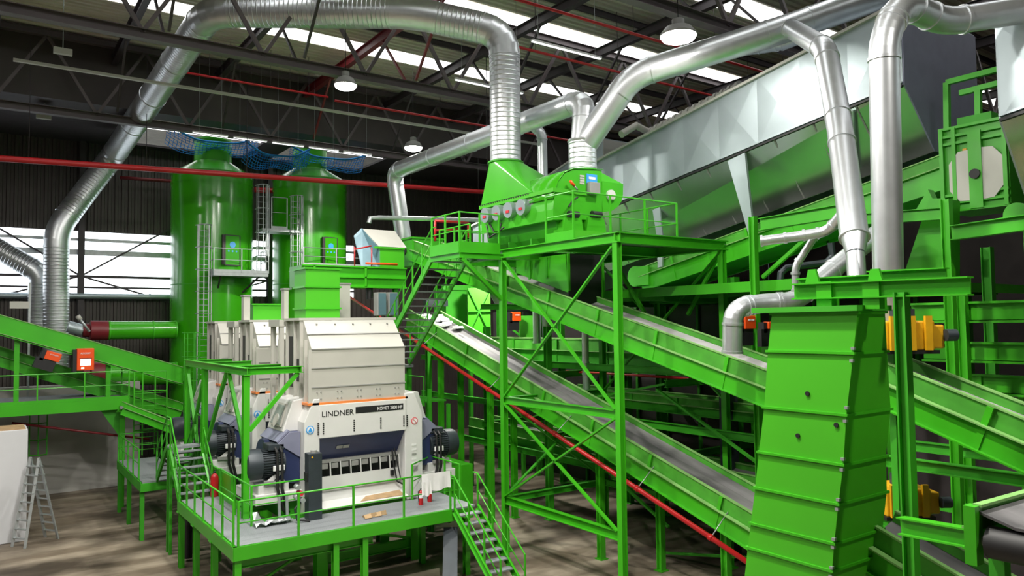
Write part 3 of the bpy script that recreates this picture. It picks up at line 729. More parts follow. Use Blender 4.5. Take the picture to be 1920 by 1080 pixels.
MB().ibeam((5.4, 19.9, PZ-.5), (9.2, 19.9, PZ-.5), .2, .14).build('under_beam', G, t)
MB().bar((6.0, 20.2, 0.9), (8.5, 21.4, 1.5), .06, .06).build('under_brace', G, t)
railing('green railing along the front of the shredder platform', [(xa+.12, fy0+.03, PZ), (11.62, fy0+.03, PZ)], 1.12, 1.45, G, False)
railing('green railing along the left edge of the shredder platform', [(xa+.03, fy0+.15, PZ), (xa+.03, 26.0, PZ)], 1.12, 1.05, G, False)
railing('green railing round the pit inside the shredder platform', [(6.28, 24.7, PZ), (6.28, 21.45, PZ), (8.0, 21.45, PZ)], 1.1, 1.5, G, False)
railing('short green railing right of the white tray', [(11.3, 21.5, PZ), (12.52, 22.5, PZ), (12.52, 20.6, PZ)], 1.1, 1.2, G, False)
t = thing('steel_structure', 'heavy green columns and beams carrying the front shredder', 'frame')
for x, y in ((11.75, 22.3), (8.6, 22.3), (8.6, 24.6), (11.75, 24.6), (8.6, 27.6), (11.75, 27.6), (8.6, 32.5), (11.75, 32.5)):
    MB().ibeam((x, y, 0), (x, y, 1.75), .36, .34, (0, 1, 0)).build('column', G, t)
for y in (22.3, 24.6, 27.6, 29.8, 32.5, 34.6): MB().ibeam((6.7, y, 1.88), (13.4, y, 1.88), .26, .2).build('beam', G, t)
for x in (7.2, 8.6, 11.75, 13.2): MB().ibeam((x, 22.1, 1.62), (x, 35, 1.62), .26, .2).build('beam', G, t)
MB().ibeam((8.6, 22.25, .55), (11.75, 22.25, .55), .28, .16).build('beam', G, t)
MB().bar((8.8, 22.25, .7), (11.6, 22.25, 1.5), .08, .08).build('brace', G, t); MB().bar((8.8, 22.25, 1.5), (11.6, 22.25, .7), .08, .08).build('brace', G, t)
MB().box(12.6, 22.5, 0.9, 14.2, 24.2, 2.75).build('side_panel', G, t)
MB().box(6.62, 22.6, 0.6, 6.7, 27, 1.9).build('side_panel', G, t)
MB().box(6.62, 24.8, 2.1, 6.7, 31, 2.9).build('side_panel', G, t)
for y0, w in ((28.2, 'middle'), (33.2, 'rear')):
    pass
# right front stair
stair('green stair from the right front corner of the shredder platform to the floor', (11.72, 19.6, PZ-.03), (11.72, 17.1, .12), (.82, 0, 0), 9)
t = thing('conveyor_chute', 'dark steel trough leaning under the platform stair', 'trough'); a, b = at(868, 1010, X=11.8), at(862, 1085, X=11.2)
MB().bar((11.75, 19.9, 1.35), (11.0, 18.7, .1), .36, .22).build('trough', MOTOR, t); MB().bar((11.75, 19.9, 1.5), (11.0, 18.7, .25), .42, .04).build('rim', MOTOR, t)
# crossover stair at the back of the left arm
stair('steep green stair rising from the shredder platform to the crossover', (5.38, 27.6, 3.58), (5.38, 26.05, 2.12), (.98, 0, 0), 6, G, GRATE)
t = thing('crossover_landing', 'small grating landing on top of the steep stair', 'platform')
MB().box(5.38, 27.6, 3.52, 6.36, 28.2, 3.58).build('deck', GRATE, t)
for x in (5.42, 6.32):
    for y in (27.7, 28.1): MB().bar((x, y, 0), (x, y, 3.52), .09, .09).build('leg', GM, t)
stair('second green stair coming down behind the crossover landing', (5.38, 28.2, 3.58), (5.38, 30.0, 2.15), (.98, 0, 0), 6, GM, GRATE)
t = thing('work_platform', 'lower grating platform behind the crossover stair', 'platform')
MB().box(4.9, 30.0, PZ-.05, 6.4, 35.6, PZ).build('deck', GRATE, t); MB().box(4.86, 30.0, PZ-.34, 4.92, 35.6, PZ).build('edge_channel', GM, t)
MB().box(4.86, 29.96, PZ-.34, 6.4, 30.02, PZ-.05).build('edge_channel', GM, t)
for x, y in ((4.95, 30.2), (4.95, 33), (4.95, 35.4), (6.3, 30.2)): MB().ibeam((x, y, 0), (x, y, PZ-.3), .16, .14, (0, 1, 0)).build('leg', GM, t)
railing('green railing of the lower platform behind the crossover', [(4.9, 30.6, PZ), (4.9, 35.5, PZ), (6.4, 35.5, PZ)], 1.1, 1.1, GM, False)
t = thing('tyre_stack', 'dark rollers stored under the shredder platform', 'roller')
p = at(310, 940, Z=.9)
for k in range(3): MB().cyl((5.75+.2*k, 26.6+.5*k, .1), (5.75+.2*k, 26.6+.5*k, 1.7), .13, 14).build('roller', BLACK, t)
# loose things on the platform
def extinguisher(p, label, h=.52, m=RED, band=None):
    t = thing('fire_extinguisher', label, 'fire extinguisher', 'fire extinguishers'); p = V(p); r = h*.15
    MB().lathe(p, [(r*.9, 0), (r, .03), (r, h*.72), (r*.75, h*.82), (r*.3, h*.88)], 18).build('cylinder', m, t)
    if band: MB().lathe(p, [(r*1.02, h*.42), (r*1.02, h*.72)], 18).build('label_band', band, t)
    MB().lathe(p+V((0, 0, h*.86)), [(r*.28, 0), (r*.3, h*.10)], 10).build('valve', INK, t)
    MB().bar(p+V((-r*.2, 0, h*.97)), p+V((r*1.2, -r*.3, h*1.03)), .025, .015).build('lever', INK, t)
    MB().tube([p+V((0, 0, h*.92)), p+V((-r*1.3, -.02, h*.85)), p+V((-r*1.25, -.02, h*.5)), p+V((-r*1.1, -.02, h*.2))], .012, 6).build('hose', BLACK, t)
    return t
extinguisher((6.42, 26.0, PZ), 'red fire extinguisher standing at the foot of the steep stair', .85)
extinguisher((11.2, 20.75, PZ), 'red bottle extinguisher with a pale band below the hanging sheets', .5, RED, PAPER)
extinguisher((11.62, 20.95, PZ), 'smaller red extinguisher right of the one with a pale band', .5)
t = thing('control_pillar', 'dark steel pillar with valves in front of the white tray', 'pillar')
MB().box(7.75, 21.0, PZ, 8.15, 21.35, 3.98).build('housing', MOTOR, t, bevel=.015)
MB().box(7.70, 21.05, 3.2, 7.76, 21.25, 3.45).build('side_box', INK, t); MB().cyl((7.95, 21.15, 3.98), (7.95, 21.15, 4.06), .09, 12).build('cap', MGREY, t)
MB().cyl((7.85, 20.98, 3.88), (7.85, 21.0, 3.88), .025, 8).build('indicator', YEL, t)
for k, (dx, dz) in enumerate(((-.2, .0), (-.28, .18), (-.15, -.2), (-.3, -.1))): MB().cyl((7.74+dx, 21.0, 2.9+dz), (7.74+dx, 21.25, 2.9+dz), .07, 10).build('valve', ZINC if k else SIGNR, t)
MB().tube([(7.6, 21.1, 2.7), (7.35, 21.0, 2.5), (7.4, 20.95, 2.2), (7.75, 20.9, 2.13)], .03, 8).build('hose', BLACK, t)
# sheets on the handrail
def sheet(label, x0, x1, z0, z1, y, m=PAPER, name='paper_sheet'):
    mb = MB(); n = 10; g = []
    for i in range(n+1):
        x = x0+(x1-x0)*i/n
        g.append([mb.bm.verts.new((x, y-.03-.02*math.sin(i*1.3)*j/4-.006*j, z1+(z0-z1)*j/4+(.03*math.sin(i*.9) if j == 4 else 0))) for j in range(5)])
    for i in range(n):
        for j in range(4): mb.bm.faces.new((g[i][j], g[i+1][j], g[i+1][j+1], g[i][j+1]))
    o = mb.build(name, m); s = o.modifiers.new('thick', 'SOLIDIFY'); s.thickness = .006
    return tag(o, label, 'paper')
sheet('large white sheet hung over the front handrail near the stair', 10.62, 11.58, PZ+.66, PZ+1.16, fy0+.0)
sheet('small white sheet in front of the large one on the handrail', 10.60, 10.92, PZ+.55, PZ+.95, fy0-.035)
for k, (dx, rz, w) in enumerate(((0, .2, 'left torn cardboard piece on the platform floor'), (.33, -.25, 'right torn cardboard piece on the platform floor'))):
    p = at(692+0*k, 969, Z=PZ)+V((dx, .05*k, 0)); t = thing('cardboard_piece', w, 'cardboard')
    MB().hexa([p+V((-.2, -.12, .01)), p+V((.18, -.15, .01)), p+V((.2, .12, .01)), p+V((-.16, .14, .01)), p+V((-.2, -.10, .10)), p+V((.17, -.12, .14)), p+V((.2, .12, .03)), p+V((-.16, .14, .02))]).build('flap', CARD, t)
    MB().plate([p+V((-.2, -.1, .10)), p+V((.0, -.11, .12)), p+V((-.02, -.25, .03)), p+V((-.22, -.22, .02))], .01).build('torn_edge', CARD, t)
t = thing('foil_sheet', 'crumpled grey sheet lying by the pit corner of the platform', 'sheet'); p = at(500, 985, Z=PZ)
mb = MB(); g = []
for i in range(9):
    g.append([mb.bm.verts.new((p.x-.35+i*.13, p.y-.2+j*.1+.04*math.sin(i*2.), PZ+.02+.10*abs(math.sin(i*1.7+j*1.1))+(.25 if i < 2 and j > 2 else 0))) for j in range(5)])
for i in range(8):
    for j in range(4): mb.bm.faces.new((g[i][j], g[i+1][j], g[i+1][j+1], g[i][j+1]))
o = mb.build('sheet', ZINC, t); s = o.modifiers.new('thick', 'SOLIDIFY'); s.thickness = .01
for dx in (0, .22):
    o = tag(MB().bar((7.02+dx, 21.3, PZ), (7.0+dx, 21.3, PZ+.75), .07, .05, (0, 1, 0)).build('aluminium_post', ZINC), 'short aluminium upright leaning inside the platform corner', 'post', 'aluminium uprights')

# ================================================================== LEFT PLATFORM, CONVEYORS, SORTERS
LZ = at(240, 748, Y=36).z
lx1 = 5.35
t = thing('sorting_platform', 'green sorting platform at the far left with a deep edge beam', 'platform')
MB().box(-8, 36.0, LZ-.06, lx1, 40.5, LZ).build('deck', GRATE, t)
MB().channel((-8, 36, LZ-.2), (lx1, 36, LZ-.2), .44, .1, (0, 0, 1), -1, .03).build('edge_beam', G, t)
MB().box(lx1-.03, 36, LZ-.44, lx1+.03, 40.5, LZ).build('end_beam', G, t)
for x in (5.15, .6, -4): MB().ibeam((x, 36.35, 0), (x, 36.35, LZ-.42), .2, .2, (0, 1, 0)).build('leg', G, t)
MB().plate([(5.1, 36.3, LZ-.42), (4.3, 36.3, LZ-.42), (5.1, 36.3, LZ-1.7)], .05, (0, 1, 0)).build('knee_gusset', GM, t)
MB().cyl((1.2, 36.8, LZ-.75), (6.3, 36.8, LZ-1.9), .05, 8).build('sloping_pipe', REDD, t)
railing('green railing on the edge of the sorting platform', [(-8, 36.02, LZ), (lx1, 36.02, LZ), (lx1, 38.0, LZ)], 1.2, 1.62, G, True)
t = thing('caged_ladder', 'narrow green ladder cage at the right end of the sorting platform', 'ladder')
for x in (5.55, 5.95, 6.45, 6.85): MB().bar((x, 36.0+(.4 if x in (5.95, 6.45) else 0), 2.1), (x, 36.0+(.4 if x in (5.95, 6.45) else 0), LZ+1.15), .05, .05).build('cage_bar', G, t)
for z in frange(LZ-1.4, LZ+1.1, 4): MB().tube([(5.55, 36.0, z), (5.95, 36.4, z), (6.45, 36.4, z), (6.85, 36.0, z)], .025, 6).build('cage_hoop', G, t)
for z in frange(2.4, LZ+.2, 10): MB().cyl((5.55, 36, z), (6.85, 36, z), .016, 6).build('rung', G, t)
t = thing('caged_ladder', 'dark ladder cage hanging below the sorting platform near the white block', 'ladder'); q = at(72, 800, Y=38.5)
for dx in (-.32, 0, .32): MB().bar((q.x+dx, 38.5, 2.2), (q.x+dx, 38.5, LZ-.1), .05, .05).build('cage_bar', GM, t)
for z in (2.25, 2.9, 3.6, 4.2): MB().tube([(q.x-.32, 38.5, z), (q.x, 38.2, z), (q.x+.32, 38.5, z)], .025, 6).build('cage_hoop', GM, t)

ly = 37.3
la, lb = at(0, 590, Y=ly), at(352, 691, Y=ly)
conveyor('green enclosed conveyor descending from the top left towards the braced frame', lerp(la, lb, -.7), lb, (0, 1.0, 0), .06, .72, rib=99, drop=.1, m=G, skirt=G)
la, lb = at(0, 650, Y=38.7), at(347, 757, Y=38.7)
conveyor('lower green conveyor behind the sorting machines, disappearing behind the crossover stair', lerp(la, lb, -.5), lb, (0, 1.1, 0), .42, .36, rib=2.4, m=G, skirt=G)
conveyor('lowest green conveyor below the sorting platform corner', at(236, 756, Y=34.9), at(330, 792, Y=34.9), (0, .9, 0), .28, .2, rib=3, m=G, ends=False, skirt=G)
for px_, py_, w in ((33, 612, 'left'), (205, 664, 'right')):
    p = at(px_, py_, Y=37.2); t = thing('conveyor_support', 'green post on the sorting platform carrying the descending conveyor, %s one' % w, 'support'); x0, z = p.x, p.z
    MB().ibeam((x0, 37.5, LZ), (x0, 37.5, z), .2, .18, (0, 1, 0)).build('post', G, t); MB().box(x0-.4, 37.3, z-.12, x0+.4, 37.7, z).build('head_plate', G, t)
def sorter(c, label, tilt, w, h, screen, dep=.8):
    t = thing('optical_sorter', label, 'sorting machine'); c = V(c)
    r = V((math.cos(tilt), 0, math.sin(tilt))); u = V((-math.sin(tilt), 0, math.cos(tilt)))
    def blk(a0, a1, b0, b1, y0, y1): return [c+r*a0+u*b0+V((0, y0, 0)), c+r*a1+u*b0+V((0, y0, 0)), c+r*a1+u*b0+V((0, y1, 0)), c+r*a0+u*b0+V((0, y1, 0)), c+r*a0+u*b1+V((0, y0, 0)), c+r*a1+u*b1+V((0, y0, 0)), c+r*a1+u*b1+V((0, y1, 0)), c+r*a0+u*b1+V((0, y1, 0))]
    MB().hexa(blk(0, w, 0, h, 0, dep)).build('cabinet', ORANGE, t, bevel=.02)
    MB().hexa(blk(-.14, .0, -.1, h*.95, .05, dep+.05)).build('side_cover', INK, t)
    if screen:
        MB().hexa(blk(w*.2, w*.8, h*.22, h*.52, -.02, .02)).build('screen', SCREEN, t)
        MB().hexa(blk(w*.25, w*.42, h*.07, h*.14, -.02, .02)).build('indicator', SCREEN, t)
        MB().hexa(blk(w*.14, w*.86, h*.545, h*.565, -.02, .02)).build('panel_edge', INK, t)
        text_mesh('AUTOSORT', 'lettering', h*.11, c+r*w*.2+u*h*.74+V((0, -.012, 0)), r, u, SIGNW, t, width=w*.58)
    else:
        MB().hexa(blk(-.25, w*.85, -.45, -.0, .05, dep)).build('lower_housing', INK, t)
        text_mesh('AUTOSORT', 'lettering', h*.2, c+r*w*.25+u*h*.60+V((0, -.012, 0)), r, u, SIGNW, t, width=w*.6)
    return t
p, q = at(144, 695, Y=36.8), at(177, 653, Y=36.8); sorter((p.x, 36.8, p.z), 'upright orange sorting machine with a lit screen behind the platform railing', 0, q.x-p.x, q.z-p.z, True)
p, q = at(82, 672, Y=36.9), at(110, 681, Y=36.9); sorter((p.x, 36.9, p.z), 'tilted orange sorting machine with a dark underside, left of the upright one', -.35, .58, .36, False)
# green and red suction pipes on the first tank
y = 42.4
for (py0, py1, xr_, lab) in ((603, 636, None, 'upper'), (680, 722, None, 'lower')):
    a, b = at(202, (py0+py1)/2, Y=y), at(330, (py0+py1)/2-1, Y=y); r = (at(300, py0, Y=y).z-at(300, py1, Y=y).z)/2
    t = thing('suction_pipe', 'thick green suction pipe entering the left tank, '+lab+' one of the two', 'pipe')
    MB().cyl(a, b, r, 28).build('pipe', GT, t)
    for s in (.02, .65, .99): MB().ring(lerp(a, b, s), b-a, r, .07, .03, 28).build('flange', G, t)
    c = at(155, (py0+py1)/2, Y=y); MB().tube([c, lerp(c, a, .25), lerp(c, a, .3), a], r, 24, True, [r*.7, r*.75, r*1.06, r*1.06]).build('red_damper', REDD, t)
    if lab == 'upper':
        MB().cyl(at(127, 612, Y=y), c, r*.62, 18).build('grey_reducer', STEELB, t)
        p0, p1 = at(145, 592, Y=y-.7), at(168, 622, Y=y-.7); MB().cyl(p0, p1, .06, 8).build('actuator_rod', ZINC, t); MB().cyl(p0, lerp(p0, p1, .25), .11, 10).build('actuator_head', LGREY, t)
# white block and step ladder
t = tag(MB().box(-7, 32.75, 0, 1.57, 34.4, 4.0).build('concrete_block', CONCW, None, bevel=.02), 'big white concrete block at the left edge of the floor', 'block')
t = thing('debris_heap', 'brown dust lying on top of the white block', 'dust'); MB().plate([(-6.9, 32.85, 4.0), (1.5, 32.85, 4.0), (1.5, 34.3, 4.0), (-6.9, 34.3, 4.0)], .04, (0, 0, 1)).build('layer', CARD, t)
t = thing('step_ladder', 'aluminium step ladder standing open beside the white block', 'ladder')
top = V((1.75, 32.1, 3.05)); f1, f2 = V((1.30, 31.9, 0)), V((2.35, 32.6, 0)); sd = V((.30, -.42, 0))
for f, nm in ((f1, 'front_leg'), (f2, 'rear_leg')):
    for k in (-.5, .5): MB().bar(f+sd*k*1.2, top+sd*k*.8, .09, .05, (0, 0, 1)).build(nm, ZINC, t)
    for i in range(1, 10): a, b = lerp(f, top, i/10), 0; MB().bar(a-sd*.55, a+sd*.55, .09, .035, (0, 0, 1)).build('step', ZINC, t)
tag(MB().bar((0.1, 31.5, 0), (0.0, 31.6, 1.9), .30, .05, (0, 1, 0)).build('grey_board', MGREY), 'grey board leaning at the left edge in front of the white block', 'board')
# far left ducts in front of the window wall
p = at(105, 438, D=39.6); 
duct('ventilation_duct', 'big elbow duct of the drum separator crossing under the roof and down the window wall', [
    at(948, 306, D=27.8), at(946, 62, D=27.8), at(775, 24, D=27.8), at(392, 22, D=28.2), at(212, 292, D=39.6), at(106, 430, D=37.6), at(105, 700, D=37.6)], .57, ridge=.17, gores=5, bend=1.5)
duct('ventilation_duct', 'grey duct coming down from the left edge before the window band', [at(-60, 436, D=38.4), at(76, 512, D=39.2), at(72, 640, D=39.2)], .54, ridge=.3, rings=True, bend=.9)
t = thing('wall_pipe', 'long silver pipe along the sill of the window band', 'pipe'); z = at(220, 556, Y=WY-.5).z
MB().cyl((XL, WY-.5, z), (at(326, 555, Y=WY-.5).x+1.2, WY-.5, z), .16, 12).build('pipe', STEELB, t)
for x in frange(-8, 8, 5): MB().ring((x, WY-.5, z), (1, 0, 0), .16, .1, .03, 14).build('coupling', STEELB, t)
t = thing('utility_pole', 'thin grey pole with a small box left of the vertical duct', 'pole'); p = at(54, 650, Y=41)
MB().bar((p.x, 41, 0), (p.x, 41, at(54, 530, Y=41).z), .09, .09).build('pole', ZINC, t); q = at(38, 572, Y=41); MB().box(q.x-.4, 40.95, q.z-.16, q.x+.35, 41.1, q.z+.16).build('box', LGREY, t)

# ================================================================== DRUM SEPARATOR ON ITS STEEL FRAME
MX, MY0, MY1, MZ = 14.6, 15.45, 21.1, 10.0
mx1 = 19.1
t = thing('steel_structure', 'tall green steel frame with crossed braces carrying the drum separator', 'frame')
for x, y in ((MX, MY0), (MX, MY1), (mx1, MY0), (mx1, MY1)):
    MB().ibeam((x, y, 0), (x, y, MZ-.1), .195, .19, (1, 0, 0), .025).build('column', G, t)
    MB().box(x-.18, y-.18, 0, x+.18, y+.18, .04).build('base_plate', G, t)
for p, q in (((MX, MY0-.15, MZ), (MX, 24.2, MZ)), ((mx1, MY0, MZ), (mx1, 24.2, MZ)), ((MX-.1, MY0, MZ), (mx1+.2, MY0, MZ)), ((MX, MY1, MZ), (mx1, MY1, MZ)), ((MX, 18.2, MZ), (mx1, 18.2, MZ)), ((MX, 24.2, MZ), (mx1, 24.2, MZ))):
    MB().ibeam(p, q, .30, .22, (0, 0, 1), .03).build('top_beam', G, t)
for z, h in ((5.05, .24), (1.72, .26)):
    MB().ibeam((MX, MY0, z), (MX, MY1, z), h, .18).build('tie_beam', G, t)
    MB().ibeam((MX, MY1, z), (mx1, MY1, z), h*.8, .16).build('tie_beam', GM, t)
MB().ibeam((mx1, MY0, 1.72), (mx1, MY1, 1.72), .22, .16).build('tie_beam', GM, t)
for a, b in (((MY0+.1, 9.75), (MY1-.1, 5.15)), ((MY1-.2, 9.75), (MY0+.1, 5.2)), ((MY1-.1, 4.95), (MY0+.1, 1.85)), ((MY0+.1, 4.95), (MY1-.1, 1.85))):
    MB().bar((MX-.08, a[0], a[1]), (MX-.08, b[0], b[1]), .05, .11, (1, 0, 0)).build('cross_brace', G, t)
for a, b in (((MY0+.1, 9.75), (MY1-.1, 5.15)), ((MY1-.1, 9.75), (MY0+.1, 5.2)), ((MY1-.1, 4.95), (MY0+.1, 1.85))):
    MB().bar((mx1, a[0], a[1]), (mx1, b[0], b[1]), .05, .11, (1, 0, 0)).build('cross_brace', G, t)
for a, b in (((MX+.1, 4.9), (mx1-.1, 1.9)), ((mx1-.1, 4.9), (MX+.1, 1.9))):
    MB().bar((a[0], MY1, a[1]), (b[0], MY1, b[1]), .05, .11, (0, 1, 0)).build('cross_brace', GM, t)
MB().bar((12.95, MY1, MZ-.2), (MX, MY1, 8.4), .12, .14, (0, 1, 0)).build('knee_brace', G, t)
MB().box(MX+.1, MY0+.1, MZ+.16, mx1, 17.3, MZ+.19).build('deck', GRATE, t)
MB().box(17.9, 17.3, MZ+.16, mx1, 24, MZ+.19).build('deck', GRATE, t)
# raised walkway at the front with kick plates
ry = 17.4; rx1 = at(1268, 372, Y=ry).x; WZ = 10.32
t = thing('walkway', 'raised green walkway with deep kick plates in front of the drum separator', 'walkway')
MB().box(MX+.1, ry, MZ+.17, rx1, 18.8, MZ+.21).build('deck', GRATE, t)
MB().box(MX+.05, ry-.02, MZ+.15, rx1, ry+.02, WZ+.12).build('front_kick_plate', GB, t); MB().box(MX+.05, ry, MZ+.15, MX+.09, 18.75, WZ+.12).build('side_kick_plate', G, t)
railing('green railing round the front walkway of the drum separator', [(MX+.07, 18.75, MZ+.2), (MX+.07, ry, MZ+.2), (rx1, ry, MZ+.2), (rx1, 21.5, MZ+.2)], 1.42, 1.45, G, False)
# landing and stair tower
LN = 10.06
t = thing('landing', 'green landing at the head of the stair left of the drum separator', 'platform')
MB().box(12.9, MY1, LN-.05, MX+.1, 23.05, LN).build('deck', GRATE, t)
MB().box(12.88, MY1-.02, LN-.10, MX-.1, MY1+.02, LN+.30).build('front_kick_plate', G, t); MB().box(12.86, MY1, LN-.10, 12.9, 23.05, LN+.30).build('side_kick_plate', G, t)
MB().channel((12.9, MY1, LN-.16), (MX, MY1, LN-.16), .2, .08).build('edge_beam', G, t); MB().channel((12.9, MY1, LN-.16), (12.9, 23.05, LN-.16), .2, .08, (0, 0, 1), -1).build('edge_beam', G, t)
railing('green railing round the landing of the stair tower', [(12.92, 23.0, LN), (12.92, MY1+.05, LN), (14.5, MY1+.05, LN)], 1.28, .95, G, False)
railing('green railing behind the landing, in front of the pale far enclosure', [(14.5, 23.0, LN), (14.5, 25.2, LN), (16.5, 25.2, LN)], 1.2, 1.0, G, False)
stair('long green stair descending from the landing beside the drum separator', (12.95, 23.05, LN-.05), (12.95, 27.6, 6.1), (1.42, 0, 0), 15)
t = thing('stair_platform', 'green platform at the foot of the long stair', 'platform'); MB().box(12.8, 27.6, 5.9, 14.6, 29.4, 6.0).build('deck', GRATE, t); MB().box(12.76, 27.6, 5.8, 12.82, 29.4, 6.1).build('edge', G, t)
for x, y in ((12.9, 27.8), (14.5, 27.8), (12.9, 29.3), (14.5, 29.3)): MB().ibeam((x, y, 0), (x, y, 5.9), .16, .16, (0, 1, 0)).build('leg', GM, t)
# the machine
t = thing('drum_separator', 'big green drum separator with a hood, four round covers and a blue sign', 'separator'); fyv = 18.9
def fp(px, py, y=fyv): return at(px, py, Y=y)
prof = [fp(*p) for p in ((1037, 392), (1040, 363), (1047, 341), (1059, 325), (1076, 318), (1092, 317), (1128, 320), (1130, 412), (1037, 412))]
o = MB().plate(prof, 2.5, (0, 1, 0)).build('drum_housing', G, t)
# round shell visible from above
mb = MB(); sh = [fp(*p) for p in ((1036, 372), (1039, 361), (1046, 339), (1058, 323), (1076, 316.5), (1130, 318.5))]
vs = []
for y in (18.86, 21.4): vs.append([mb.bm.verts.new((p.x-.015, y, p.z+.015)) for p in sh])
for i in range(len(sh)-1):
    f = mb.bm.faces.new((vs[0][i], vs[0][i+1], vs[1][i+1], vs[1][i])); f.smooth = True
ob = mb.build('drum_shell', GT, t); s_ = ob.modifiers.new('thick', 'SOLIDIFY'); s_.thickness = .02
# outlet housing with round belly and transition
pr = [fp(1129, 340), fp(1168.5, 345)]
bel = [fp(*p) for p in ((1168, 366), (1165, 378), (1158, 388), (1148, 395), (1129, 398))]
MB().plate([pr[0], pr[1]]+bel, 1.5, (0, 1, 0)).build('outlet_housing', G, t)
oc = at(1137, 310, D=25.0); orr = .50
b0, b1 = fp(1112, 342), fp(1168, 345)
square_to_round([(b0.x, fyv), (b1.x, fyv), (b1.x, fyv+1.4), (b0.x, fyv+1.4)], b1.z, V((oc.x, oc.y+1.2, oc.z)), orr, 'outlet_transition', G, t)
OC = V((oc.x, oc.y+1.2, oc.z))
c = fp(1145, 366, fyv-.03); MB().cyl(c-V((0, .06, 0)), c+V((0, .08, 0)), .18, 20).build('round_flange', WHITE, t); MB().cyl(c-V((0, .09, .08)), c-V((0, .02, .08)), .09, 12).build('flange_hub', LGREY, t)
a, b = fp(1099, 344), fp(1118.5, 328.5); MB().box(a.x, fyv-.03, a.z, b.x, fyv, b.z).build('blue_sign', SIGNB, t)
a2, b2 = fp(1103, 336), fp(1115, 333); MB().box(a2.x, fyv-.04, a2.z, b2.x, fyv-.025, b2.z).build('sign_bar', SIGNW, t)
a, b = fp(1100, 364), fp(1118, 344.5); MB().box(a.x, fyv-.2, a.z, b.x, fyv, b.z).build('control_box', MGREY, t, bevel=.015)
for k in range(4): q = fp(1091.5, 330+4.5*k, fyv-.01); MB().box(q.x-.10, fyv-.015, q.z-.03, q.x+.10, fyv, q.z+.03).build('notice_label', LGREY, t)
a, b = fp(1069, 339, fyv-.15), fp(1083, 356, fyv-.15); MB().cyl(a, lerp(a, b, .55), .05, 8).build('orange_grip', ORANGE, t); MB().cyl(lerp(a, b, .5), b, .03, 8).build('lever', ZINC, t)
MB().tube([fp(1083, 370, fyv-.1), fp(1074, 376, fyv-.2), fp(1066, 388, fyv-.2)], .03, 8).build('hose', BLACK, t)
# lower band along the left flank and the front feet
fx_ = 15.12
MB().box(fx_, 19.0, 10.95, 16.4, 23.2, 11.98).build('lower_casing', G, t)
MB().box(fx_-.06, 18.85, 11.86, 16.5, 23.25, 11.99).build('flange', GB, t)
mb = MB()
for k in range(22): mb.cyl((fx_-.08, 20.2+k*.14, 11.98), (fx_-.02, 20.2+k*.14, 11.98), .028, 6)
mb.build('bolt_heads', INK, t)
MB().plate([(fx_-.02, 20.0, 11.8), (fx_-.02, 23.0, 11.8), (fx_+.16, 23.0, 11.1), (fx_+.16, 20.0, 11.1)], .03, (-1, 0, -.2)).build('cover_plate', MGREY, t)
for py_, y_ in ((403, 22.59), (398, 21.86), (392.5, 21.14), (387, 20.39)):
    c = V((fx_-.02, y_, 11.58)); o = MB().cyl(c+V((-.24, 0, -.04)), c+V((.3, 0, 0)), .27, 24).build('round_cover', STEELB, t)
    MB().box(c.x-.26, y_-.09, c.z-.14, c.x-.22, y_+.09, c.z-.05).build('warning_label', SIGNR, o)
MB().tube([(fx_-.1, 22.7, 11.2), (fx_-.25, 22.3, 10.7), (fx_-.1, 21.9, 10.9), (fx_, 21.9, 11.2)], .03, 8).build('cable', BLACK, t)
MB().tube([(fx_-.1, 22.5, 11.25), (fx_-.2, 22.0, 10.8), (fx_-.1, 21.6, 11.0)], .03, 8).build('cable', BLACK, t)
mb = MB()
pf = [(15.35+.9*(1-math.cos(a)), 11.0-.85*math.sin(a)) for a in frange(0, PI, 11)]
mb.plate([(x, 19.1, z) for x, z in pf], 4.1, (0, 1, 0)).build('drum_trough', GM, t)
for y in (20.4, 21.7): MB().box(15.3, y-.03, 10.12, 17.2, y+.03, 10.5).build('trough_rib', GM, t)
for px_ in (1075, 1118):
    c = fp(px_, 402, fyv-.1); MB().cyl(c-V((.2, 0, 0)), c+V((.2, 0, 0)), .11, 12).build('vibrating_motor', INK, t); MB().plate([c+V((-.35, 0, -.12)), c+V((.35, 0, -.12)), c+V((.45, 0, -.62)), c+V((-.45, 0, -.62))], .5, (0, 1, 0)).build('motor_foot', G, t)
# hood
DB = at(948, 306, D=27.8)
square_to_round([(15.12, 20.1), (17.4, 20.1), (17.4, 23.2), (15.12, 23.2)], 12.03, DB, .6, 'hood', G, t)
MB().lathe(DB-V((0, 0, .02)), [(.66, 0), (.66, .05)], 28).build('hood_collar', GM, t)
# chute below the frame onto the conveyor
t = thing('discharge_chute', 'green discharge chute hanging under the drum separator above the upper conveyor', 'chute')
cx0, cx1 = 16.15, 17.45
p = [at(965, 487, X=cx0), at(1060, 466, X=cx0), at(1066, 549, X=cx0), at(969, 512, X=cx0)]
p[0].z = 9.95; p[1].z = 9.95; p[0].y = p[3].y
MB().plate(p, .04, (1, 0, 0)).build('left_plate', G, t); MB().plate([v+V((cx1-cx0, 0, 0)) for v in p], .04, (1, 0, 0)).build('right_plate', G, t)
MB().box(cx0, p[2].y-.02, 8.1, cx1+.2, p[2].y+.03, 9.95).build('black_front_plate', BLACK, t); MB().box(cx0, p[3].y, 9.4, cx1, p[3].y+.04, 9.95).build('rear_plate', GM, t)  # plain black sheet closing the front of the chute
for y in (20.6, 21.6): MB().box(cx0-.06, y-.04, 9.2, cx0, y+.04, 9.9).build('stiffener', GM, t)
MB().box(cx0-.04, p[2].y-.06, 8.7, cx0+.04, p[2].y+.02, 9.95).build('corner_angle', G, t)
MB().bar((cx1+.2, p[2].y-.05, 8.1), (cx1+.2, p[2].y-.05, 9.95), .08, .08).build('corner_angle', G, t)

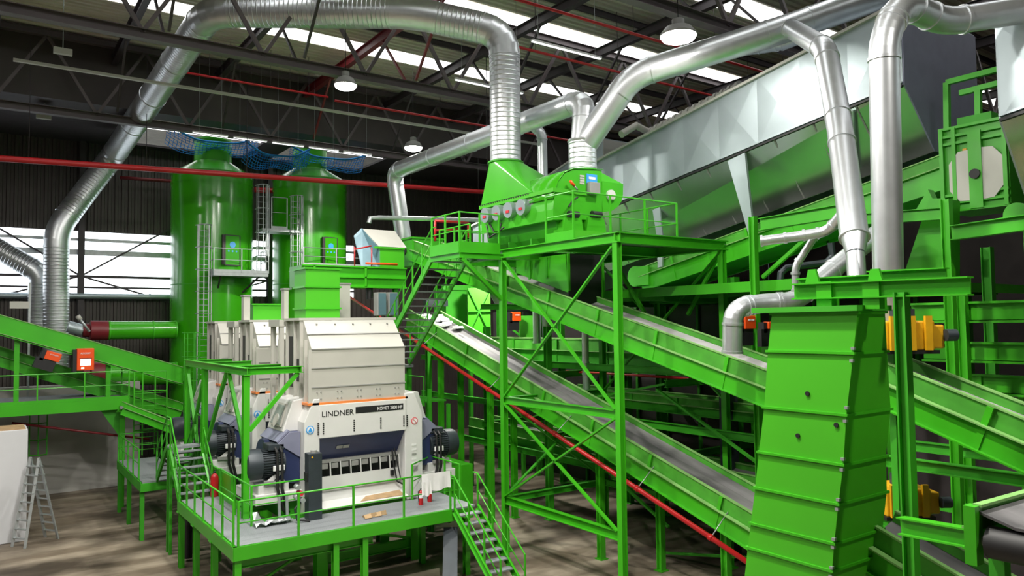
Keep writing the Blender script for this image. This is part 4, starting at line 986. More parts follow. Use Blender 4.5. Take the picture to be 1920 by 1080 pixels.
# conveyors running under it
conveyor('upper inclined conveyor passing under the discharge chute, full of light litter', (16.0, 30.2, 11.45), (16.0, 10.3, 6.02), (1.4, 0, 0), .46, .42, BELTP, G, 2.4)
t = thing('head_enclosure', 'pale green box enclosing the top end of the upper inclined conveyor', 'head box')
MB().box(15.9, 30.1, 10.3, 17.5, 31.4, 11.55).build('casing', G, t); MB().box(15.85, 30.05, 11.52, 17.55, 31.45, 11.6).build('lid', G, t); MB().cyl((15.84, 30.8, 11), (15.9, 30.8, 11), .16, 14).build('bearing', INK, t)
conveyor('lower inclined conveyor with a dark belt, below and parallel to the littered one', (16.0, 30.6, 8.32), (16.0, 10.6, 2.30), (1.5, 0, 0), .48, .40, BELT, G, 2.4)
t = thing('litter_heap', 'pale litter lying at the top of the lower dark belt', 'litter'); mb = MB(); random.seed(3)
for k in range(26):
    y = 28.2+random.random()*2.2; z = 8.32-(30.6-y)*.301-.22; x = 16.2+random.random()*1.1
    a = random.random()*3; s = .12+.16*random.random(); mb.hexa([(x+s*math.cos(a+j*PI/2), y+s*math.sin(a+j*PI/2), z+.02*j) for j in range(4)]+[(x+s*.8*math.cos(a+j*PI/2), y+s*.8*math.sin(a+j*PI/2), z+.10+.02*j) for j in range(4)])
o = mb.build('litter', PAPER, t); o['kind'] = 'stuff'
t = thing('sprinkler_pipe', 'red pipe sloping down beneath the lower inclined conveyor', 'pipe'); a, b = at(690, 580, X=15.3), at(1400, 1053, X=15.3)
MB().cyl(lerp(a, b, -.12), lerp(a, b, 1.05), .07, 10).build('pipe', RED, t)
for s in (.25, .48, .66, .83, .95): c = lerp(a, b, s); MB().ring(c, b-a, .07, .12, .02, 10).build('coupling', RED, t); MB().cyl(c, c+V((.7, 0, .55)), .015, 6).build('hanger', ZINC, t)
k = 0
for x, y, w in ((16.56, 18.52, 0), (17.23, 16.54, 0), (16.3, 24.5, 0), (17.4, 24.5, 0), (16.3, 13.3, 0), (17.3, 13.0, 0), (16.4, 28.5, 0), (17.4, 28.5, 0)):
    z = 2.30+(y-10.6)*.301-.9
    column('green leg standing on the floor under the lower inclined conveyor', (x, y), 0, z, .2, G, 'support_post', 'legs under the lower conveyor', 'support')
# ducts of the separator
duct('ventilation_duct', 'left branch duct of the separator running away to a drop at the far enclosure', [OC+V((-.05, 0, .75)), at(1098, 186, D=26.2), at(738, 322, Y=34), at(757, 450, Y=34)], .40, ridge=None, gores=5, bend=1.7)
duct('ventilation_duct', 'right branch duct of the separator rising over the long silver hood', [OC+V((.02, 0, .85)), at(1185, 142, D=25.2), at(1480, 52, D=24), at(1700, -25, D=23.6)], .44, gores=5, bend=1.5)
t = thing('ventilation_duct', 'ridged vertical outlet duct on the right of the drum separator', 'duct')
MB().tube([OC+V((0, 0, .35*q)) for q in range(4)], .485, 28).build('duct_section', STEELR, t); MB().lathe(OC+V((0, 0, -.03)), [(.54, 0), (.54, .06)], 28).build('collar', GM, t)
MB().lathe(OC+V((0, 0, 1.0)), [(.50, 0), (.52, .05), (.50, .10)], 28).build('collar', STEEL, t)
p = at(1010, 238, Y=24.2); q = at(1018, 345, Y=24.2)
duct('ventilation_duct', 'short thin duct dropping from the left branch behind the separator', [at(998, 236, Y=24.0), at(1016, 250, Y=23.6), (at(1018, 345, Y=23.6))], .20, bend=1.2)
t = thing('ventilation_duct', 'thin straight pipe standing behind the branch elbow', 'duct'); MB().cyl(at(1091, 222, Y=21.6), at(1092, 318, Y=21.6), .13, 16).build('pipe', STEEL, t)

# bridge conveyor behind the stair with its enclosure
t = thing('bridge_conveyor', 'green level bridge conveyor behind the stair, ending at the pale enclosure', 'conveyor')
bx0, bx1, bz0, bz1 = 10.4, 15.0, 9.22, 10.05
MB().box(bx0, 29.0, bz0, bx1, 30.4, bz1).build('trough', G, t)
for z in (bz0, 9.62, bz1): MB().box(bx0, 28.9, z-.03, bx1, 29.0, z+.03).build('flange', G, t)
for x in (10.9, 13.1): MB().box(x-.04, 28.9, bz0, x+.04, 29.0, bz1).build('rib', G, t)
for x in (11.0, 14.8): MB().ibeam((x, 29.6, 0), (x, 29.6, bz0), .2, .2, (0, 1, 0)).build('leg', GM, t)
MB().cyl((13.4, 29.2, bz0-.5), (13.4, 29.2, bz0), .14, 12).build('drive_hanger', INK, t)
t = thing('conveyor_hood', 'rounded green and cream enclosure on the bridge conveyor', 'enclosure')
e0, e1 = at(686, 470, Y=29.4).x, at(754, 470, Y=29.4).x; zt = at(720, 432, Y=29.4).z
MB().box(e0+.55, 29.2, bz1, e1, 31, 10.95).build('casing', GB, t)
MB().plate([(e0+.5, 29.2, 10.95), (e1+.1, 29.2, 10.95), (e1+.1, 30.3, zt+.1), (e0+.25, 30.3, zt+.1)], .04, (0, -1, 1)).build('cream_cover', LGREY, t)
MB().plate([(e0-.15, 29.4, bz1), (e0+.55, 29.2, bz1), (e0+.55, 29.2, 10.9), (e0+.25, 30.3, zt+.15), (e0-.1, 30.3, zt-.2)], .05, (-1, .3, 0)).build('end_plate', TEAL, t)
MB().box(e0+.3, 29.15, 10.88, e1, 29.25, 10.96).build('edge_strip', G, t)
t = thing('handrail_guard', 'red and white guard rails in front of the cream enclosure', 'railing')
a = at(665, 500, Y=28.95); b_ = at(697, 500, Y=28.95); za = at(665, 463, Y=28.95).z
for p in ((a.x, bz1), (b_.x, bz1)): MB().cyl((p[0], 28.95, bz1), (p[0], 28.95, za), .03, 8).build('post', RED, t)
MB().cyl((a.x, 28.95, za-.1), (b_.x, 28.95, za+.08), .03, 8).build('top_rail', RED, t); c = at(745, 496, Y=28.9); MB().cyl((at(686, 495, Y=28.9).x, 28.9, c.z), (c.x, 28.9, c.z), .05, 8).build('low_rail', ORANGE, t)
MB().tube([at(692, 418, Y=31), at(694, 409, Y=31), at(710, 408, Y=31), at(960, 414, Y=31)], .11, 10).build('grey_pipe', ZINC, t)
t = thing('handrail_guard', 'red swing gate on the landing behind the stair tower', 'railing')
for a, b in (((816, 452), (816, 414)), ((879, 446), (878, 418)), ((816, 414), (878, 418)), ((816, 432), (860, 430))): MB().cyl(at(*a, Y=25.4), at(*b, Y=25.4), .05, 8).build('bar', RED, t)

for k, (px_, w) in enumerate(((708, 'left'), (729, 'right'))):
    a, b = at(px_, 548, Y=28.2), at(px_+17, 592, Y=28.2); t = thing('control_cabinet', 'grey control cabinet under the bridge conveyor behind the long stair, %s of the two' % w, 'cabinet', 'cabinets under the bridge')
    MB().box(a.x, 28.2, b.z, b.x, 28.6, a.z).build('housing', MGREY, t, bevel=.02); MB().box(a.x+.04, 28.17, b.z+.04, b.x-.04, 28.2, a.z-.04).build('door', TEAL, t); MB().bar((a.x+.1, 28.4, 6.0), (a.x+.1, 28.4, b.z), .06, .06).build('stand', GM, t)
high_bay((19.0, 28.6, 10.5), 'added hidden lamp brightening the crossed green chute panel', .8, .3)  # lamp added out of sight to brighten the crossed panel
# machinery behind the conveyors
def panel_x(label, a, b, D, brace=True):
    t = thing('chute_panel', label, 'chute'); p, q = at(*a, D=D), at(*b, D=D); x0, x1, z0, z1 = p.x, p.x+(q-p).length*.85, q.z, p.z
    u = (V((q.x, q.y, 0))-V((p.x, p.y, 0))); n = V((-u.y, u.x, 0)).normalized()
    c = [V((p.x, p.y, z0)), V((q.x, q.y, z0)), V((q.x, q.y, z1)), V((p.x, p.y, z1))]
    MB().plate(c, .8, n if n.dot(V((1, 1, 0))) > 0 else -n).build('casing', GB, t); f = (-n if n.dot(V((1, 1, 0))) > 0 else n)*.06
    for q_ in (0.1, .9): r_ = lerp(c[0], c[1], q_); MB().bar(r_+n*.1*(1 if n.dot(V((1, 1, 0))) > 0 else -1), V((r_.x, r_.y, 0))+n*.1*(1 if n.dot(V((1, 1, 0))) > 0 else -1), .16, .16).build('support_leg', GM, t)
    if brace:
        MB().bar(c[0]+f, c[2]+f, .05, .10, f).build('brace', GM, t); MB().bar(c[3]+f, lerp(c[0], c[2], .5)+f, .05, .10, f).build('brace', GM, t); MB().bar(lerp(c[0], c[2], .5)+f, c[1]+f, .05, .10, f).build('brace', GM, t)
        MB().bar(lerp(c[0], c[3], .5)+f, lerp(c[1], c[2], .5)+f, .05, .08, f).build('brace', GM, t)
    return t
panel_x('bright green chute with a dark crossed brace behind the frame column', (877, 540), (920, 628), 36)
panel_x('green machine panel under the far lamp, right of the orange sorter', (975, 592), (1010, 640), 38, False)
t = thing('dark_chute', 'dark green chute body behind the upper conveyor, left of the crossed panel', 'chute')
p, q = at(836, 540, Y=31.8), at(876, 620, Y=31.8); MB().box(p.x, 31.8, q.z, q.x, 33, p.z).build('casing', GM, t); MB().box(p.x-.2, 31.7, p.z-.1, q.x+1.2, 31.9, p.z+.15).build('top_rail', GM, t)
MB().box(p.x-1.2, 31.6, p.z-.9, p.x, 31.9, p.z-.6).build('motor_box', MOTOR, t)
p = at(962, 602, D=37); q = at(977, 585, D=37); sorter((p.x, p.y, p.z), 'small orange sorting machine far behind the frame column', 0, .5, q.z-p.z, False, .25)
t = thing('tube_lamp', 'short lamp strip under the upper conveyor in the far dark', 'lamp'); p = at(965, 563, D=40); MB().box(p.x-.1, p.y-.06, p.z, p.x+.9, p.y+.06, p.z+.05).build('tube', TUBE, t)
for i, (px_, y0_, y1_, w) in enumerate(((1006, 570, 642, 'left'), (1024, 575, 642, 'right'))):
    a, b = at(px_, y0_, D=31), at(px_+1, y1_, D=31); duct('ventilation_duct', 'short silver duct standing on the dark level conveyor, %s one of the pair' % w, [a, b], .17)
duct('ventilation_duct', 'slim silver duct just left of the near frame column', [at(1097, 618, D=28), at(1098, 690, D=28), at(1100, 740, D=28)], .13)
conveyor('dark green level conveyor crossing behind the two inclined ones', (21.0, 36, 6.95), (21.0, 13, 6.90), (1.3, 0, 0), .5, .5, BELT, GM, 3)
conveyor('low dark roller conveyor behind the near frame column', (20.0, 25, 4.98), (20.0, 11.5, 4.98), (1.2, 0, 0), .3, .25, BELT, GM, 2.2)
conveyor('deep green conveyor low down behind the crossed braces', (18.8, 30, 3.3), (18.8, 12, 3.0), (1.2, 0, 0), .5, .4, BELT, GM, 3)
t = thing('sprinkler_pipe', 'thin red pipe level behind the inclined conveyors', 'pipe'); a, b = at(1062, 696, X=19.9), at(1345, 713, X=19.9); MB().cyl(a, b, .045, 8).build('pipe', RED, t)
t = thing('machine_column', 'dark grey column behind the lower belt, left of the near green chute', 'column'); a = at(1365, 730, D=24.5); MB().box(a.x-.22, a.y-.2, .0, a.x+.22, a.y+.2, 6.4).build('shaft', MOTOR, t); MB().box(a.x-.35, a.y-.3, 0, a.x+.35, a.y+.3, .1).build('foot', MOTOR, t)
random.seed(11)
t = thing('work_platform', 'dark deck added to shade the far conveyors, behind the inclined ones', 'platform')  # deck added to keep the roof light off the machinery below
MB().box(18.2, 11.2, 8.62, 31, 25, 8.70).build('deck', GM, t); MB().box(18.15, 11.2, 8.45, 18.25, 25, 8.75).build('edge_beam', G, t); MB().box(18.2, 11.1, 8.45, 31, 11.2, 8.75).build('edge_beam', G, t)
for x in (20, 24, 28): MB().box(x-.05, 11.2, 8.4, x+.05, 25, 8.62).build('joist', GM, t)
t = thing('backing_wall', 'dark wall added to deepen the shade behind the far conveyors', 'panel'); MB().box(24.2, 11, 0, 24.4, 36, 8.3).build('wall', DARKST, t)  # added dark backing that blackens the gaps between the conveyors
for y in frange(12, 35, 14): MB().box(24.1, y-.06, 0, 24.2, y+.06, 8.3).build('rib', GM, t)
# forest of columns and beams in the shadow
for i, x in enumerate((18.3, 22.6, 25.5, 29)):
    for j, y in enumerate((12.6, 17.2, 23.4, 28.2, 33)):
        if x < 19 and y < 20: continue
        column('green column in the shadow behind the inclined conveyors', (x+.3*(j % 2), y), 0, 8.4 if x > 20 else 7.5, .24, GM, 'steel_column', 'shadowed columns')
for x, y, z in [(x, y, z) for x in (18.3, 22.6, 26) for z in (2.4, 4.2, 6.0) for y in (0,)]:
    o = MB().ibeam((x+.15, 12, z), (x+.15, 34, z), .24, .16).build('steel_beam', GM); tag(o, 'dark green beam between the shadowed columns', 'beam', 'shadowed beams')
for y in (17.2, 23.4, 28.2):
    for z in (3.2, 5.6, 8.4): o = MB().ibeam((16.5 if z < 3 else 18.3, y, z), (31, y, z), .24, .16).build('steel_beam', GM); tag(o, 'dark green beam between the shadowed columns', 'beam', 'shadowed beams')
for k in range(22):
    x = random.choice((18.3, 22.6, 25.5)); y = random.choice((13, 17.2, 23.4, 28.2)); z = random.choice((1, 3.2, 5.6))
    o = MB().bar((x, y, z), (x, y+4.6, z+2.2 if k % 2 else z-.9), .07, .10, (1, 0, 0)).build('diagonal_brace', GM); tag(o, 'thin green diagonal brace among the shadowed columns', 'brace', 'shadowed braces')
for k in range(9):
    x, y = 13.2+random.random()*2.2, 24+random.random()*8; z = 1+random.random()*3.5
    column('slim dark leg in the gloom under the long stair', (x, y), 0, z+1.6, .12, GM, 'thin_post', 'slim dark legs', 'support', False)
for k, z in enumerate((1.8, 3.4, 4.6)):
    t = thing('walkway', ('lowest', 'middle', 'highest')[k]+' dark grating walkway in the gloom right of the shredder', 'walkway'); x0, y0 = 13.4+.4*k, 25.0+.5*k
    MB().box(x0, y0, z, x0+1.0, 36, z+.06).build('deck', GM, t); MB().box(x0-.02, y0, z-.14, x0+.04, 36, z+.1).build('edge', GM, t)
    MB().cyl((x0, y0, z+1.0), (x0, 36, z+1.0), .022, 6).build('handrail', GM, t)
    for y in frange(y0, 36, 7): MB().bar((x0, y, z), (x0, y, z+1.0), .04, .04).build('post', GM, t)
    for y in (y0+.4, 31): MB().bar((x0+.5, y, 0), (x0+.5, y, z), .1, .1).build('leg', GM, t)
column('green footed column on the pale floor between the frame columns', (16.2, 18.9), 0, 5.0, .2, G, 'support_post', None, 'support') if False else None

# ================================================================== RIGHT SIDE: SILVER HOODS, NEAR CHUTE, DUCTS
def hood(label, x0, xi, x1, y0, y1, zt, zs, zb, ribs=True):
    "inclined sheet-metal enclosure; zt/zs/zb give heights at (y0, y1) of top, seam and lower edge"
    t = thing('conveyor_hood', label, 'enclosure', 'silver hoods')
    q = lambda x, y, z: V((x, y, z))
    mb = MB(); n = max(2, int(abs(y1-y0)/1.5)); T = [lerp(q(x0, y0, zt[0]), q(x0, y1, zt[1]), k/n) for k in range(n+1)]; S = [lerp(q(x0, y0, zs[0]), q(x0, y1, zs[1]), k/n) for k in range(n+1)]
    tv = [mb.bm.verts.new(p) for p in T]; sv = [mb.bm.verts.new(p) for p in S]
    for k in range(n):      # cross-broken sheet panels: each one folded slightly proud at its middle
        c = mb.bm.verts.new((T[k]+T[k+1]+S[k]+S[k+1])/4+V((-.045, 0, 0)))
        for a, b in ((tv[k], tv[k+1]), (tv[k+1], sv[k+1]), (sv[k+1], sv[k]), (sv[k], tv[k])): mb.bm.faces.new((a, b, c))
    o = mb.build('upper_wall', STEELB, t); sd_ = o.modifiers.new('thick', 'SOLIDIFY'); sd_.thickness = .03; sd_.offset = 0
    MB().plate([q(x0, y0, zs[0]), q(x0, y1, zs[1]), q(xi, y1, zb[1]), q(xi, y0, zb[0])], .05, (1, 0, 0)).build('lower_wall', STEELL, t)
    MB().plate([q(x0, y0, zt[0]), q(x0, y1, zt[1]), q(x1, y1, zt[1]), q(x1, y0, zt[0])], .06, (0, 0, 1)).build('roof_sheet', STEELB, t)
    MB().plate([q(x1, y0, zt[0]), q(x1, y1, zt[1]), q(x1, y1, zb[1]), q(x1, y0, zb[0])], .05, (1, 0, 0)).build('rear_wall', STEELB, t)
    for y, i in ((y0, 0), (y1, 1)):
        MB().plate([q(x0, y, zt[i]), q(x1, y, zt[i]), q(x1, y, zb[i]), q(xi, y, zb[i]), q(x0, y, zs[i])], .04, (0, -1, 0) if i else (0, 1, 0)).build('end_wall', (BLUEG if ribs else LGREY) if i else STEELB, t)
    MB().bar(q(x0-.06, y0, zt[0]), q(x0-.06, y1, zt[1]), .14, .09).build('top_edge', LGREY, t)
    MB().bar(q(x0-.04, y0, zs[0]-.03), q(x0-.04, y1, zs[1]-.03), .10, .06).build('seam_ledge', INK, t); MB().bar(q(x0-.06, y0, zs[0]+.06), q(x0-.06, y1, zs[1]+.06), .10, .05).build('seam_ledge', STEELB, t)
    if ribs:
        n = int(abs(y1-y0)/1.35)
        for k in range(1, n):
            s = k/n; a = lerp(q(x0, y0, zs[0]), q(x0, y1, zs[1]), s); b = lerp(q(xi, y0, zb[0]), q(xi, y1, zb[1]), s)
            MB().bar(a+V((-.02, 0, -.03)), b+V((-.02, 0, .02)), .05, .03, (1, 0, 0)).build('sheet_seam', MGREY, t)
            if k % 1 == 0 and s > .30:
                c = lerp(q(x0, y0, zt[0]), q(x0, y1, zt[1]), s); d = lerp(q(x0, y0, zs[0]), q(x0, y1, zs[1]), s+.5/n)
                e = lerp(q(x0, y0, zs[0]), q(x0, y1, zs[1]), s-.5/n); w = lerp(q(x0, y0, zt[0]), q(x0, y1, zt[1]), s+.02)
    return t
X0 = 21.0
def L2(y, a, b): return a[1]+(b[1]-a[1])*(y-a[0])/(b[0]-a[0])
zt = lambda y: L2(y, (21.4, 14.68), (10.5, 16.49)); zs = lambda y: L2(y, (21.16, 12.53), (10.6, 14.15)); zb = lambda y: L2(y, (19.0, 10.9), (10.4, 12.5))
ya, yb = 33.0, 10.55
hood('long inclined silver hood with a dark seam, behind the drum separator', X0, 22.6, 25.5, ya, yb, (zt(ya), zt(yb)), (zs(ya), zs(yb)), (zb(ya), zb(yb)))
hood('second silver hood farther back, seen between the branching ducts', 26.2, 27.4, 29.5, 40, 28.6, (14.2, 17.1), (12.2, 15.1), (10.8, 13.7), False)
hx = 17.0; y2 = at(1869, 50, X=hx).y
hood('nearer silver hood cut off by the right edge of the view', hx, 18.4, 20.5, y2, -1.5, (at(1869, 48, X=hx).z, at(1869, 48, X=hx).z+1.2), (at(1870, 225, X=hx).z, at(1870, 225, X=hx).z+1.25), (at(1870, 225, X=hx).z-1.9, at(1870, 225, X=hx).z-.7))
t = thing('flexible_hose', 'pleated pale hose lying on the top edge of the long hood', 'hose')
for k in range(14):
    y = 20.6-k*.32; MB().ring((X0+.5, y, zt(y)+.22), (0, -1, .165), .22, .12, .03, 14).build('pleat', LGREY, t)
MB().tube([(X0+.5, 20.6-.32*k, zt(20.6-.32*k)+.22) for k in range(14)], .2, 14).build('core', LGREY, t)
MB().tube([at(1165, 252, Y=20.8), (X0-.2, 20.8, zt(20.8)+.5), (X0+.5, 20.7, zt(20.7)+.25)], .14, 12).build('inlet', LGREY, t)
t = thing('hood_strut', 'tapered silver leg under the seam of the long hood, above the green post', 'leg')
MB().plate([at(1364, 302, X=X0-.1), at(1396, 286, X=X0-.1), at(1413, 440, X=X0-.1), at(1404, 442, X=X0-.1)], .10, (1, 0, 0)).build('plate', STEELB, t)
t = thing('hood_strut', 'narrow silver leg at the foot of the long hood, left of the tapered one', 'leg')
MB().plate([at(1232, 455, X=21.6), at(1243, 452, X=21.6), at(1241, 500, X=21.6), at(1233, 502, X=21.6)], .08, (1, 0, 0)).build('plate', STEELB, t)
MB().plate([at(1222, 385, X=X0+.4), at(1236, 380, X=X0+.4), at(1243, 452, X=21.5), at(1233, 455, X=21.5)], .06, (1, 0, 0)).build('strut', STEELB, t)
t = thing('hood_strut', 'silver sheet leg of the long hood right of the leaning duct', 'leg')
MB().plate([at(1586, 215, X=X0-.1), at(1600, 208, X=X0-.1), at(1606, 330, X=22.2), at(1598, 335, X=22.2)], .08, (1, 0, 0)).build('plate', STEELB, t)
cz = lambda y: L2(y, (20.29, 10.08), (10.2, 12.1))
conveyor('green inclined conveyor carrying the long silver hood', (21.75, 21.7, cz(21.7)), (21.75, 9.6, cz(9.6)), (1.8, 0, 0), .62, .36, BELT, G, 1.7)
t = thing('conveyor_tail', 'rounded green tail drum at the low end of the hood conveyor', 'tail drum'); c = at(1195, 518, X=21.7); MB().cyl((21.66, c.y+.1, c.z), (23.6, c.y+.1, c.z), .42, 22).build('drum_cover', G, t); MB().box(21.6, c.y-.7, c.z-.38, 21.7, c.y+.1, c.z+.38).build('side_plate', G, t)
for i, (px_, py_, z0) in enumerate(((1236, 560, 8.6), (1375, 520, 8.6))):
    a = at(px_, py_, X=22.2); column('green column under the tail of the hood conveyor, '+('left one' if i == 0 else 'right one'), (22.2, a.y), 0, 9.2, .3, GM)
for i, (p, q, w) in enumerate((((1225, 505), (1345, 510), 'top beam'), ((1225, 562), (1345, 567), 'lower beam'))):
    a, b = at(*p, X=22.0), at(*q, X=22.0); tag(MB().ibeam(a, (22, b.y, a.z-.1), .3, .2).build('steel_beam', GM), 'green '+w+' of the braced bay under the hood conveyor', 'beam')
for a, b, w in (((1358, 458), (1290, 590), 'light green sloping brace right of the braced bay'), ((1160, 505), (1208, 585), 'pale brace between the near column and the littered belt'), ((1520, 440), (1430, 520), 'pale green strut leaning against the post with the orange boxes')):
    x = 19.2 if a[0] == 1358 else 17.9 if a[0] == 1160 else 18.2; tag(MB().bar(at(*a, X=x), at(*b, X=x), .10, .10, (1, 0, 0)).build('diagonal_brace', G), w, 'brace')
# green head box with the two half-octagon windows
bx = 21.4; a, b = at(1762, 246, X=bx), at(1896, 383, X=bx)
t = thing('head_enclosure', 'green head box with two pale half-octagon plates under the nearer hood', 'head box')
y0, y1, z0, z1 = b.y, a.y, b.z, a.z
MB().box(bx, y0, z0, bx+1.6, y1, z1).build('casing', G, t)
for z in (z1, z1-.22, z1-.42, z0+.42, z0+.22, z0): MB().box(bx-.10, y0, z-.035, bx, y1, z+.035).build('flange', G, t)
for y in (y0+.06, y1-.06, y1-.38): MB().box(bx-.12, y-.05, z0, bx, y+.05, z1).build('stiffener', G, t)
cy = at(1833, 325, X=bx).y; cz_ = at(1833, 327, X=bx).z
MB().box(bx-.14, cy-.16, z0, bx, cy+.16, z1-.2).build('centre_post', G, t)
for s in (-1, 1): MB().plate([(bx-.06, cy+s*.16, cz_-.68), (bx-.06, cy+s*.42, cz_-.66), (bx-.06, cy+s*.66, cz_-.36), (bx-.06, cy+s*.66, cz_+.36), (bx-.06, cy+s*.42, cz_+.66), (bx-.06, cy+s*.16, cz_+.68)], .05, (-1, 0, 0)).build('window_plate', LGREY, t)
MB().cyl((bx-.2, cy, cz_), (bx-.1, cy, cz_), .13, 14).build('bearing', INK, t)
q = at(1809, 282, X=bx-.02); MB().box(bx-.04, q.y-.05, q.z-.05, bx-.01, q.y+.05, q.z+.05).build('warning_label', YEL, t)
t = thing('service_frame', 'green open frame standing on the head box', 'frame')
for p, q in (((1776, 245), (1775, 155)), ((1775, 155), (1872, 130)), ((1800, 175), (1872, 156)), ((1835, 230), (1834, 170))): MB().bar(at(*p, X=bx+.3), at(*q, X=bx+.3), .14, .14, (1, 0, 0)).build('member', G, t)
MB().box(bx+.2, at(1825, 220, X=bx).y-.35, z1, bx+.8, at(1825, 220, X=bx).y+.5, z1+.3).build('drive', GM, t)
t = thing('deflector_plate', 'green sloping chute plate beside the right light-green post', 'chute'); MB().plate([at(1742, 372, X=20), at(1772, 372, X=20), at(1772, 520, X=20), at(1693, 520, X=20)], .8, (1, 0, 0)).build('plate', G, t)
t = thing('conveyor_tail', 'green drum end at the right edge under the nearer hood', 'tail drum'); c = at(1905, 402, X=18.5); MB().cyl(c, c+V((1.4, 0, 0)), .26, 22).build('drum_cover', G, t); MB().bar(c+V((.7, 0, 0)), c+V((.7, 0, -5.5)), .2, .2).build('support_leg', GM, t)
t = thing('deflector_plate', 'green flap leaning below the hood conveyor, left of the right post', 'chute'); MB().plate([at(1712, 402, X=20.5), at(1740, 355, X=20.5), at(1748, 372, X=20.5), at(1722, 410, X=20.5)], .3, (1, 0, 0)).build('flap', G, t)
# posts and beams
def post(px, D, ytop, label, b=.18, m=G): p = at(px, 604, D=D); return column(label, (p.x, p.y), 0, at(px, ytop, D=D).z, b, m)
post(1417, 21, 405, 'light green post behind the near chute, with orange boxes at its foot')
post(1783, 15.6, 372, 'tall light green post right of the thick vertical duct')
post(1806, 16.6, 545, 'shorter green post right behind the tall light green one')
post(1692, 10.1, 548, 'nearest green post, right of the near chute', .155, GM)
def beam(a, b, X, h, w, label, m=G): tag(MB().ibeam(at(*a, X=X), at(*b, X=X), h, w).build('steel_beam', m), label, 'beam')
beam((1426, 421), (1600, 392), 17.6, .34, .2, 'green beam from the post behind the near chute towards the leaning duct')
beam((1785, 437), (1990, 408), 16.2, .30, .2, 'green beam running right from the tall light green post')
beam((1600, 412), (1775, 400), 19.5, .30, .2, 'green beam behind the thick vertical duct')
beam((1490, 547), (1820, 536), 10.15, .24, .18, 'green main beam over the near chute')
beam((1498, 532), (1640, 525), 10.5, .16, .16, 'shorter green beam lying on the main beam over the near chute')
beam((1630, 521), (1775, 515), 10.8, .20, .16, 'upper green beam between nearest post and tall post')
for px_ in (1552, 1640): p = at(px_, 560, X=10.2); tag(MB().box(p.x-.1, p.y-.12, 7.75, p.x+.1, p.y+.12, p.z+.25).build('bracket', G), 'green bracket hanging the near chute from the main beam, '+('left one' if px_ < 1600 else 'right one'), 'bracket')
for px_ in (1522, 1640): p = at(px_, 520, X=10.3); tag(MB().plate([p+V((0, .12, -.1)), p+V((0, -.12, -.1)), p+V((0, -.06, .12)), p+V((0, .06, .12))], .05, (1, 0, 0)).build('lifting_lug', G), 'small green lug on top of the beam over the near chute, '+('left one' if px_ < 1600 else 'right one'), 'lug')
# near chute
t = thing('transfer_chute', 'big flanged green transfer chute in the right foreground', 'chute')
cX = 10.0
L = [((1447, 585), (1608, 590)), ((1440, 657), (1600, 664)), ((1433, 763), (1587, 779)), ((1423, 850), (1581, 869)), ((1416, 915), (1572, 945)), ((1408, 981), (1564, 1020)), ((1402, 1027), (1560, 1070)), ((1394, 1110), (1550, 1150)), ((1385, 1190), (1540, 1240))]
R = [1660, 1661, 1664, 1652, 1672, 1690, 1690, 1692, 1694]
rings = []
for (l, r), rx in zip(L, R):
    a, b = at(*l, X=cX), at(*r, X=cX); a.z = b.z = (a.z+b.z)/2
    c = at(rx, 604, Y=b.y).x; c = max(10.62, min(c, 11.3)); rings.append((a, b, V((c, b.y, b.z)), V((c, a.y, a.z))))
for i, (u, v) in enumerate(zip(rings, rings[1:])):
    MB().hexa([v[1], v[2], v[3], v[0], u[1], u[2], u[3], u[0]]).build('casing_section', GB, t)
for i, u in enumerate(rings):
    z = V((0, 0, .018)); e = .03; o = [V((-e, -e, 0)), V((e, -e, 0)), V((e, e, 0)), V((-e, e, 0))]
    k = [u[1], u[2], u[3], u[0]]; MB().hexa([p+q-z for p, q in zip(k, o)]+[p+q+z for p, q in zip(k, o)]).build('flange', G, t)
    if 0 < i < len(rings)-1:
        for s in (-.09, .09):
            p = lerp(u[1], rings[i+(1 if s < 0 else -1)][1], .12); MB().box(p.x-.03, p.y-.02, p.z-.02, p.x+.02, p.y+.03, p.z+.02).build('flange_clip', ZINC, t)
for px_, py_ in ((1513, 738), (1495, 817), (1567, 797)): p = at(px_, py_, X=cX-.02); MB().cyl(p, p+V((.04, 0, 0)), .035, 12).build('inspection_hole', INK, t)
u = rings[0]; MB().hexa([u[1]+V((-.1, -.05, .02)), u[2]+V((.1, -.05, .02)), u[3]+V((.1, .1, .02)), u[0]+V((-.1, .3, .02)), u[1]+V((-.1, -.05, .10)), u[2]+V((.1, -.05, .10)), u[3]+V((.1, .1, .10)), u[0]+V((-.1, .3, .10))]).build('lid', GM, t)
